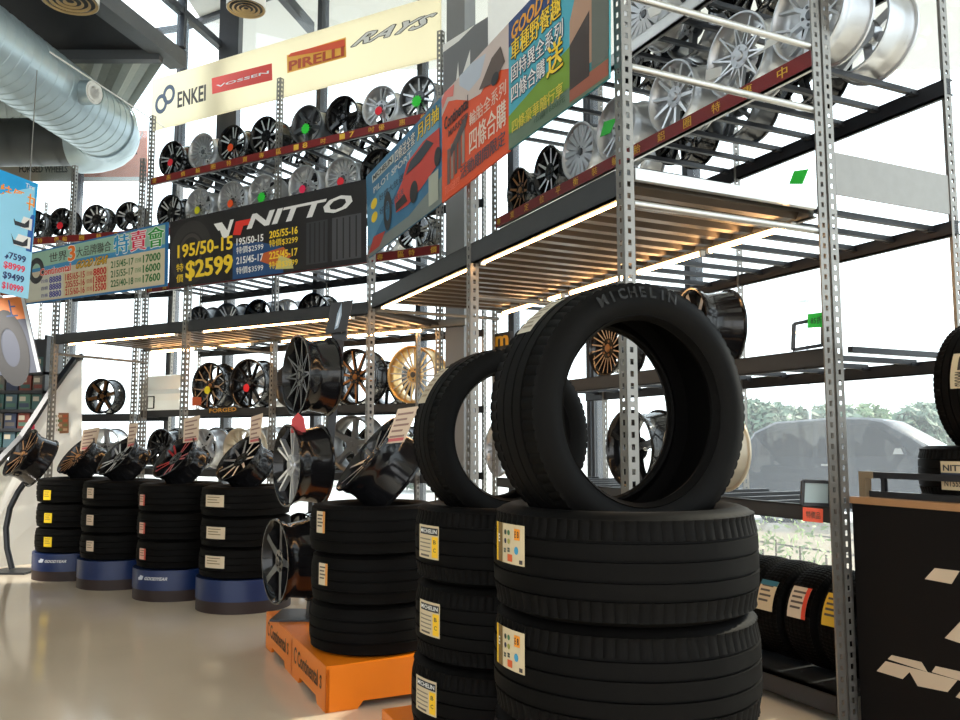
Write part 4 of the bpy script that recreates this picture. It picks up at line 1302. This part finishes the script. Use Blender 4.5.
p.poly([(.02, .86), (.1, .93), (.2, .88), (.22, .98), (.06, 1), (0, .95)], ink(222, 120, 110), 2)
p.text('Continental', .05, .64, .44, .76, INKK, 2, .04); p.text('MARKET', .12, .55, .42, .61, ink(90, 40, 30), 2, .03)
for i in range(5): p.rect(.10 + .06 * i, .12 + .02 * i, .145 + .06 * i, .44 + .02 * i, ink(*((110, 84, 78), (150, 130, 120), (90, 76, 72))[i % 3]), 1.5)
p.poly([(.16, .34), (.40, .5), (.44, .6), (.36, .58), (.15, .42)], ink(76, 66, 66), 2)
p.text('輪胎全系列', .46, .46, .97, .58, ink(232, 206, 188), 2, .02); p.text('四條合購', .46, .22, .97, .43, ink(236, 214, 196), 2, .04)
p.text('買四送四', .06, .04, .30, .12, ink(240, 120, 90), 2, .02); p.text('活動期間限定', .32, .07, .96, .19, ink(76, 70, 80), 2, .04)
board('banner', 'orange banner with tyre pictures between the blue and the green banners', 'banner', c, p, OR, .01)
c = onframe(FB, -.05, ((509, 23), (609, -84), (609, 78), (509, 150)))
p = Print(); p.rect(0, .80, 1, 1, ink(26, 58, 116), 1); p.text('GOOD YEAR', .04, .83, .70, .95, ink(230, 160, 40), 2, .05, .02)
p.rect(0, .12, .70, .80, ink(72, 168, 190), .8); p.poly([(0, .12), (0, .26), (.66, .40), (.70, .30), (.70, .12)], ink(112, 150, 40), 1); p.rect(0, 0, 1, .13, ink(96, 118, 98), 1)
p.text('車種野餐趣', .04, .66, .58, .82, GOLDY, 3, .05, 0, INKK, .06)
p.text('固特異全系列', .04, .50, .60, .63, WHT, 3, .03, 0, ink(26, 40, 80), .06); p.text('四條合購', .04, .34, .42, .47, WHT, 3, .03, 0, ink(26, 40, 80), .06)
p.text('送', .44, .30, .60, .52, GOLDY, 3, .06, 0, INKK, .05)
p.text('四條豪華隨行享', .05, .10, .60, .20, ink(220, 200, 70), 3, .03); p.text('市價1680元', .30, .05, .62, .10, ink(60, 90, 60), 3, .02)
p.poly([(.66, .18), (.66, .56), (.74, .78), (1, .78), (1, .18)], ink(176, 140, 116), 1.2); p.poly([(.66, .10), (.66, .40), (.84, .52), (.84, .10)], ink(58, 44, 38), 1.6)
p.poly([(.70, .74), (.76, .90), (.96, .94), (1, .8), (1, .70), (.86, .76), (.80, .82)], ink(150, 176, 206), 2); p.rect(.86, .13, 1, .70, ink(98, 104, 96), 1.8); p.rect(.66, .02, 1, .12, ink(150, 84, 62), 1.5)
p.ell(.80, .66, .02, .02, ink(40, 36, 40), 2)
board('banner', 'blue and green picnic offer banner beside the nearest perforated post', 'banner', c, p, ink(60, 140, 150), .01)

# long header sign over the rear rack
YS = 1.0
c = onframe(FA2, YS, ((152, 80), (440, -6), (440, 57), (151, 131)))
HEAD = thin_white('translucent_sign_face', rgb(244, 236, 216), rgb(255, 248, 228), .85, .6)
fm, n_ = quadmap(c[0], c[1], c[2], c[3])


def uv(x, y):
    """photo pixel -> sheet coordinates of the header sign"""
    q = FA2.pt(x, y, YS); d = c[2] - c[3]; u = (q - c[3]).dot(d) / d.dot(d)
    lo = c[3] + d * u; hi = c[0] + (c[1] - c[0]) * u
    return u, (q.z - lo.z) / (hi.z - lo.z)


p = Print()
BL = ink(46, 70, 96)
a = uv(158, 112); b = uv(174, 88); um = (a[0] + b[0]) / 2; du = (b[0] - a[0]) * .30; vm = (a[1] + b[1]) / 2 + .02
p.ring(um - du * .85, vm - .07, du * 1.35, .19, .42, BL, 1); p.ring(um + du * .85, vm + .07, du * 1.35, .19, .42, BL, 1.1)
a = uv(178, 109); b = uv(207, 83); p.text('ENKEI', a[0], a[1] + .02, b[0], b[1] - .02, ink(26, 24, 24), 1, .04)
q = [uv(213, 94), uv(273, 80), uv(273, 63), uv(213, 78)]; p.poly(q, ink(226, 60, 44), 1)
a = uv(217, 90); b = uv(270, 68); p.text('VOSSEN', a[0], a[1] + .04, b[0], b[1] - .04, WHT, 2, .02)
q = [uv(288, 73), uv(347, 57), uv(347, 37), uv(288, 55)]; p.poly(q, ink(250, 186, 70), 1); q2 = [uv(289, 57), uv(346, 47), uv(346, 39), uv(292, 53)]; p.poly(q2, ink(236, 90, 50), 2)
a = uv(290, 71); b = uv(345, 46); p.text('PIRELLI', a[0], a[1], b[0], b[1] + .0, ink(200, 80, 40), 3, .05)
a = uv(360, 46); b = uv(431, 13); p.text('RAYS', a[0], a[1] + .02, b[0], b[1] - .02, WHT, 2, .03, .05, ink(60, 62, 66), .06)
hs = board('header_sign', 'long cream header sign of maker logos above the rear wheel rack', 'sign', c, p, HEAD, .03)
c = [FA2.pt(x, y, -.03) for x, y in ((443, 45), (489, 16), (489, 96), (443, 122))]
p = Print(); p.poly([(.22, 0), (.28, .38), (.34, .66), (.36, .40), (.30, .05)], WHT, 1); p.poly([(.40, .42), (.60, .72), (.60, .44), (.50, .36)], WHT, 1); p.poly([(0, .9), (.35, .92), (.7, 1), (0, 1)], WHT, 1)
board('banner', 'grey banner with large white letter shapes above the corner', 'banner', c, p, ink(120, 122, 126), .01)
# signs on the far left wall under the duct
c = [at(x, y, 12.2) for x, y in ((-30, 150), (75, 150), (75, 181), (-30, 181))]
p = Print(); p.text('FORGED WHEELS', .47, .27, .93, .50, ink(50, 50, 50), 1, .04); p.poly([(.49, .58), (.56, .72), (.6, .62), (.66, .70), (.68, .58)], ink(40, 40, 40), 1)
board('wall_sign', 'grey wall sign with black lettering below the duct', 'sign', c, p, ink(168, 160, 148), .03)
c = [at(x, y, 12.2) for x, y in ((76, 132), (147, 130), (147, 181), (76, 181))]
p = Print(); p.text('AIR', .66, .52, .88, .66, ink(70, 40, 34), 1, .05, .03); p.rect(0, 0, 1, .08, WHT, 1)
board('wall_sign', 'salmon wall sign partly behind the duct elbow', 'sign', c, p, ink(222, 140, 110), .03)
# hanging price banner, upper left
c = [at(-46, 152, 4.3), at(38, 184, 4.75), at(28, 299, 4.75), at(-52, 280, 4.3)]
p = Print(); p.rect(0, 0, 1, 1, ink(150, 214, 244), .5); p.rect(0, .62, 1, 1, ink(20, 160, 226), .8); p.rect(.56, .40, .99, .72, ink(24, 90, 170), 1)
p.text('特價中', .54, .745, .97, .89, ink(250, 150, 30), 2, .05, 0, WHT, .05)
for v in (.42, .58):
    p.rect(.66, v - .0, .96, v + .10, WHT, 2); p.poly([(.70, v + .09), (.74, v + .04), (.86, v + .04), (.92, v + .09), (.92, v + .02), (.86, v + .005), (.74, v + .005)], ink(40, 46, 54), 3)
for i, (t, cc) in enumerate((('$7599', (30, 50, 110)), ('$8999', (230, 60, 90)), ('$9499', (30, 50, 110)), ('$10999', (230, 50, 90)))):
    p.text(t, .64, .285 - i * .085, .92, .35 - i * .085, ink(*cc), 2, .04)
p.rect(.3, .44, .55, .52, ink(230, 80, 60), 1); p.text('Tire', .84, .93, .95, .97, WHT, 2)
hb = board('hanging_banner', 'bright blue hanging price banner at the left edge', 'banner', c, p, ink(60, 170, 226), .006)
w0 = at(37, 70, 7.6) - Vector((0, 0, .6)); w1 = c[1] - Vector((.05, 0, 0)); mb = MB(); mb.tube([w1 - c[3], w0 + Vector((0, 0, .6)) - c[3]], .0035, GALV, 6); mb.build('wire', hb)
# leaning tyre poster, left
c = [at(-22, 300, 8.3), at(24, 296, 8.35), at(41, 372, 8.2), at(-10, 376, 8.15)]
p = Print(); p.rect(.0, .70, 1, 1, ink(196, 110, 50), 1); p.text('上', .55, .74, .78, .96, ink(30, 60, 110), 2, .05); p.ring(.5, .34, .36, .5, .5, ink(28, 28, 32), 2); p.rect(.93, 0, 1, 1, ink(180, 186, 192), 3)
po = board('poster', 'tilted tyre poster in a silver frame at the far left', 'poster', c, p, ink(60, 66, 84), .02)

# ------------------------------------------------------------------ ducts, diffusers, wires
DUCT = mat('duct_steel', rgb(176, 194, 202), .38, .45, noise=.1, scale=5, rn=.08)
dz = 5.28; ax0 = Vector((-5.35, 3.6, dz)); ax1 = Vector((-4.80, 10.3, dz))
o = thing('air_duct', 'big silver spiral air duct under the dark ceiling ending in an elbow', 'duct', ax0)
d = (ax1 - ax0); L = d.length; d.normalize(); RD_ = .40
mb = MB(); mb.tube([Vector((0, 0, 0)), d * L], RD_, DUCT, 48, False); mb.build('main_run', o)
mb = MB(); X = d.cross(Vector((0, 0, 1))).normalized(); Zv = X.cross(d); n = 40 * 46; vs = []; fs = []
pitch = .145; turns = L / pitch; n = int(turns * 40)
for i in range(n + 1):
    a = 2 * PI * i / 40; q = d * (pitch * i / 40); r = X * math.cos(a) + Zv * math.sin(a)
    for e, rr in ((-.006, .0), (0, .006), (.006, 0)): vs.append(q + d * e + r * (RD_ + rr))
for i in range(n):
    for e in (0, 1): fs.append((i * 3 + e, i * 3 + e + 1, i * 3 + e + 4, i * 3 + e + 3))
mb.add(vs, fs, DUCT, True); mb.build('spiral_seam', o)
pts = []; ce = d * L + Vector((-.52, 0, 0))
for k in range(9):
    a = k * PI / 16; pts.append(d * L + Vector((-.62 + .62 * math.cos(a), .62 * math.sin(a), 0)))
mb = MB(); mb.tube(pts, RD_ - .02, DUCT, 48, False); mb.tube([d * (L - .04), d * (L + .04)], RD_ + .02, DUCT, 48, False); mb.tube([d * (L + .2), d * (L + .22)], RD_ + .005, DUCT, 8, False); mb.build('elbow', o)
e1 = pts[-1]; DK = mat('shaded_duct_steel', rgb(80, 84, 86), .5, .4, noise=.1, scale=5)  # shade on the branch run is put into this darker duct colour
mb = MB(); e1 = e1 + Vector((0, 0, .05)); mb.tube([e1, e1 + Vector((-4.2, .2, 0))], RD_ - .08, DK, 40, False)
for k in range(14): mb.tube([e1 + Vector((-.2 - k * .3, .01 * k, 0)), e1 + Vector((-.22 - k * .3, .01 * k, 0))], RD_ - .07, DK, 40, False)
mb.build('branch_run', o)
vdir = Vector((.95, -.30, -.10)).normalized(); vb = ax0 + d * ((9.25 - ax0.y) / d.y) - ax0
mb = MB(); mb.tube([vb + vdir * .25, vb + vdir * (RD_ + .16)], .135, DUCT, 32, False); mb.build('outlet_collar', o)
mb = MB(); mb.tube([vb + vdir * (RD_ + .145), vb + vdir * (RD_ + .15)], .13, WHITE, 32); 
for k in range(3): mb.tube([vb + vdir * (RD_ + .15), vb + vdir * (RD_ + .158)], .105 - k * .035, WHITE, 24)
mb.build('outlet_grille', o)
DIFF = mat('beige_diffuser', rgb(190, 164, 118), .5, .2, noise=.08)
for (px_, py_, Y, r, lb, ctop) in ((70, 2, 8.0, .27, 'large round beige ceiling diffuser above the air duct', 6.0), (246, 9, 9.6, .23, 'smaller round ceiling diffuser by the clerestory', 7.3)):
    q = at(px_, py_, Y); o = thing('ceiling_diffuser', lb, 'diffuser', (q.x, q.y, q.z), 0, 'round ceiling diffusers')
    mb = MB(); mb.lathe([(0, r), (ctop - q.z, r), (ctop - q.z, r - .02), (.02, r - .02)], 40, WHITE); mb.build('drop_duct', o)
    for k in range(4):
        rr = r * (.96 - .24 * k); mb = MB(); mb.lathe([(.012, rr - .022), (-.004, rr), (-.008, rr), (.006, rr - .026)], 36, DIFF); mb.build('ring', o)
    mb = MB(); mb.lathe([(.03, 0.0), (.03, r - .02)], 36, DARKSTEEL, None, False); mb.build('back_plate', o)
o = thing('guy_wire', 'thin white wire running along the air duct to the header sign', 'wire', at(50, 52, 7.6))
mb = MB(); mb.tube([Vector((0, 0, 0)), at(165, 128, 10.6) - o.location], .008, WHITE, 6); mb.build('wire', o)

# ------------------------------------------------------------------ outside the glass
GRD = mat('pale_paving', rgb(190, 188, 182), .85, noise=.08, scale=2)
mb = MB(); mb.box((-60, -40, -.3), (90, 120, -.12), GRD); struct(mb.build('ground'))
KERB = mat('kerb_stone', rgb(150, 148, 142), .8, noise=.08)
mb = MB()
for k, (dd, w) in enumerate(((2.0, .16), (3.4, .12), (4.6, .12))):
    a = FWB.w(-1.5, dd, -.06); b = FWB.w(12, dd, -.06); mb.bar(a, b, w, .12, KERB if k else WHITE)
struct(mb.build('kerb'))
LEAF = mat('leaf_green', (.10, .17, .06), .6, noise=.35, scale=3); LEAF2 = mat('leaf_blue_green', (.10, .16, .10), .6, noise=.35, scale=3); LEAF3 = mat('young_leaf', (.30, .40, .16), .6, noise=.3, scale=5); BARK = mat('bark', (.12, .09, .06), .8, noise=.2)


def foliage(mb, c, r, n, s, m, seed):
    rn = random.Random(seed); vs = []; fs = []
    for i in range(n):
        while True:
            q = Vector((rn.uniform(-1, 1), rn.uniform(-1, 1), rn.uniform(-1, 1)))
            if .25 < q.length < 1: break
        p = Vector(c) + Vector((q.x * r[0], q.y * r[1], q.z * r[2]))
        a = Vector((rn.gauss(0, 1), rn.gauss(0, 1), rn.gauss(0, 1))).normalized(); b = a.orthogonal().normalized(); z = s * rn.uniform(.6, 1.3); k = len(vs)
        vs += [p - a * z, p + b * z * .45, p + a * z, p - b * z * .45]; fs.append((k, k + 1, k + 2, k + 3))
    mb.add(vs, fs, m)


for i, (px_, top, Y, rx, m, lb) in enumerate(((762, 398, 24, 1.0, LEAF2, 'round bush tree outside left of the light pole'), (812, 404, 26, 1.6, LEAF2, 'broad tree outside behind the right perforated post'), (856, 402, 28, 1.3, LEAF, 'pale green tree outside just right of the perforated post'),
        (895, 408, 30, 1.7, LEAF, 'low light green tree outside above the car windscreen'), (925, 399, 24, 1.2, LEAF2, 'taller dark tree outside beside the upright tyre'), (960, 402, 26, 1.6, LEAF2, 'tree outside behind the upright tyre on the cabinet'), (700, 405, 27, 1.7, LEAF2, 'tree outside behind the cream wheel'), (440, 432, 24, 1.4, LEAF, 'low tree outside behind the rear shelves'), (330, 432, 27, 1.4, LEAF, 'low tree outside behind the three wheel stand'))):
    q = at(px_, top, Y); h = q.z; o = thing('tree', lb, 'tree', (q.x, q.y, -.12), 0, 'trees across the road')
    mb = MB(); r = random.Random(i)
    for k in range(6):
        cc = (r.uniform(-.55, .55) * rx, r.uniform(-.4, .4), h * .60 + r.uniform(-.2, .28) * h * .8)
        rz_ = min(h + .1 - cc[2], h * .4); foliage(mb, cc, (rx * .6, rx * .6, max(rz_, .3)), 520, .16, m, i * 10 + k)
    mb.build('crown', o)
    t = MB(); t.tube([(0, 0, 0), (.05, 0, h * .5), (0, .05, h * .8)], [.12, .09, .05], BARK, 8); t.build('trunk', o)
o = thing('light_pole', 'thin pale light pole outside beyond the car', 'pole', (at(811, 440, 22).x, 22, -.12)); PALE = mat('pale_pole', rgb(200, 206, 208), .5, noise=.05)
mb = MB(); mb.tube([(0, 0, 0), (0, 0, 5.2)], .035, PALE, 8); mb.build('shaft', o)
mb = MB(); mb.box((-.15, -.06, 5.15), (.15, .3, 5.25), PALE); mb.build('lamp_head', o)
for i, (px_, yo, h) in enumerate(((763, .55, .46), (776, .7, .56), (790, .55, .44), (800, .8, .50), (814, .6, .42), (826, .75, .46), (738, .8, .5))):
    tt, _ = FWB.hit(px_, 540, yo); q = FWB.w(tt, yo, -.12)
    o = thing('shrub', 'young green shrub outside the low window, %s from the left' % ORD[(1, 2, 3, 4, 5, 6, 0)[i]], 'shrub', q, 0, 'shrubs outside the low window')
    mb = MB()
    for k in range(3): foliage(mb, (.05 * (k - 1), .03, .3 + h * (.35 + .3 * k)), (.09, .09, .2), 15, .032, LEAF3, 99 + i * 5 + k)
    mb.build('leaves', o)
    t = MB(); t.tube([(0, 0, 0), (0, .01, h * .7 + .2)], .008, BARK, 6); t.build('stem', o)

# parked car
CARM = mat('car_paint', (.022, .028, .038), .4, 0, noise=.04, spec=.3); CGL = mat('car_glass', (.012, .015, .02), .12, 0, noise=.02, spec=.25); TRIMB = mat('car_trim', (.015, .015, .016), .5, noise=.05)
CHR = mat('car_silver', (.6, .62, .65), .3, .8, noise=.05)
o = thing('parked_car', 'dark grey car parked outside the right window', 'car', (4.21, 14.6, -.12)); o.scale = (1.15, 1.1, 1.09); o.rotation_euler = (0, 0, R_(-38))
CWD = 1.72
side = [(0, .45), (.02, .95), (.20, 1.02), (.45, 1.45), (.75, 1.60), (1.6, 1.66), (2.05, 1.645), (2.25, 1.60), (2.62, 1.36), (2.95, 1.10), (3.75, 1.0), (4.0, .85), (4.05, .45), (3.8, .28), (.2, .28)]
nS = len(side); vs = []
for y, k in ((.0, .0), (.06, 1), (CWD - .06, 1), (CWD, 0)):
    for x, z in side:
        tz = max(0, (z - .95)) * .28 * (1 if y < CWD / 2 else -1); ins = (.03 if k == 0 else 0)
        vs.append((x + (ins if x < 2 else -ins), y + tz, z - (.03 if k == 0 and z > 1 else 0)))
fs = []
for r in range(3):
    for i in range(nS): fs.append((r * nS + i, r * nS + (i + 1) % nS, (r + 1) * nS + (i + 1) % nS, (r + 1) * nS + i))
mb = MB(); mb.add(vs, fs, CARM, True); mb.add(vs[:nS], [tuple(range(nS))], CARM); mb.add(vs[3 * nS:], [tuple(range(nS))[::-1]], CARM); mb.build('body', o)
def sidey(z): return max(0, z - .95) * .28 - .006
for nm, q in (('rear_side_window', [(.55, 1.08), (.62, 1.44), (1.32, 1.55), (1.32, 1.06)]), ('front_side_window', [(1.40, 1.06), (1.40, 1.55), (2.02, 1.54), (2.30, 1.42), (2.62, 1.10)])):
    mb = MB(); mb.prism([(x, sidey(z), z) for x, z in q], (0, -.004, 0), CGL); mb.build(nm, o)
mb = MB(); wx0, wz0, wx1, wz1 = 2.22, 1.585, 2.95, 1.11
mb.prism([(wx0, .24, wz0 + .01), (wx1, .12, wz1 + .01), (wx1, CWD - .12, wz1 + .01), (wx0, CWD - .24, wz0 + .01)], (.008, 0, .012), mat('windscreen', (.62, .72, .80), .22, .5, noise=.02)); mb.build('windscreen', o)
mb = MB(); mb.prism([(2.38, -.12, 1.10), (2.55, -.12, 1.10), (2.52, -.12, 1.22), (2.42, -.12, 1.22)], (0, .12, 0), CARM); mb.prism([(2.40, -.13, 1.12), (2.53, -.13, 1.12), (2.50, -.13, 1.2), (2.43, -.13, 1.2)], (0, .006, 0), CHR); mb.build('door_mirror', o)
mb = MB(); mb.bar((1.45, -.02, .95), (1.62, -.02, .95), .02, .025, CHR); mb.build('door_handle', o)
for x in (.8, 3.3):
    for y in (.02, CWD - .22):
        t = put('wheel_tyre', tyre_mesh(.62, .2, .40, False), o, (x, y + .2, .31), (PI / 2, 0, 0))
        q = MB(); q.lathe([(0, .0), (.0, .2), (.04, .2), (.04, 0)], 24, CHR, Matrix.Translation((x, y - .002, .31)) @ Matrix.Rotation(-PI / 2, 4, 'X'), False); q.build('hubcap', o)

# ------------------------------------------------------------------ light
Wd = bpy.data.worlds.new('sky'); S.world = Wd; Wd.use_nodes = True
nt = Wd.node_tree; bg = nt.nodes['Background']
tc = nt.nodes.new('ShaderNodeTexCoord'); sp = nt.nodes.new('ShaderNodeSeparateXYZ'); cr = nt.nodes.new('ShaderNodeValToRGB')
nt.links.new(tc.outputs['Generated'], sp.inputs[0]); nt.links.new(sp.outputs['Z'], cr.inputs['Fac'])
cr.color_ramp.elements[0].color = (.98, 1, 1, 1); cr.color_ramp.elements[1].color = (.80, .90, 1, 1)
nt.links.new(cr.outputs['Color'], bg.inputs['Color']); bg.inputs['Strength'].default_value = 2.6
sun = bpy.data.lights.new('sun', 'SUN'); sun.energy = 5; sun.angle = R_(1.0); sun.color = (1, .86, .66)
so = bpy.data.objects.new('sun', sun); COL.objects.link(so); so.rotation_euler = Vector((.78, .42, .62)).to_track_quat('Z', 'Y').to_euler()

o = thing('added_spotlight', 'added can spotlight, out of view, brightening the curved white screen', 'spotlight', (-6.3, 5.5, 5.82))  # added lamp out of view, put in to brighten the white screen
td = (Vector((-4.75, 8.8, .55)) - o.location).normalized()
mb = MB(); mb.tube([td * -.12, td * .10], .06, BLACKSTEEL, 16); mb.build('can', o)
mb = MB(); mb.bar((0, 0, 0), (0, 0, .18), .02, .02, BLACKSTEEL); mb.build('stem', o)
sp_ = bpy.data.lights.new('added_spot_lamp', 'SPOT'); sp_.energy = 2200; sp_.spot_size = R_(24); sp_.spot_blend = .4; sp_.shadow_soft_size = .05; sp_.color = (1, .95, .86)
lo = bpy.data.objects.new('added_spot_lamp', sp_); COL.objects.link(lo); lo.location = o.location + td * .13; lo.rotation_euler = (-td).to_track_quat('Z', 'Y').to_euler()
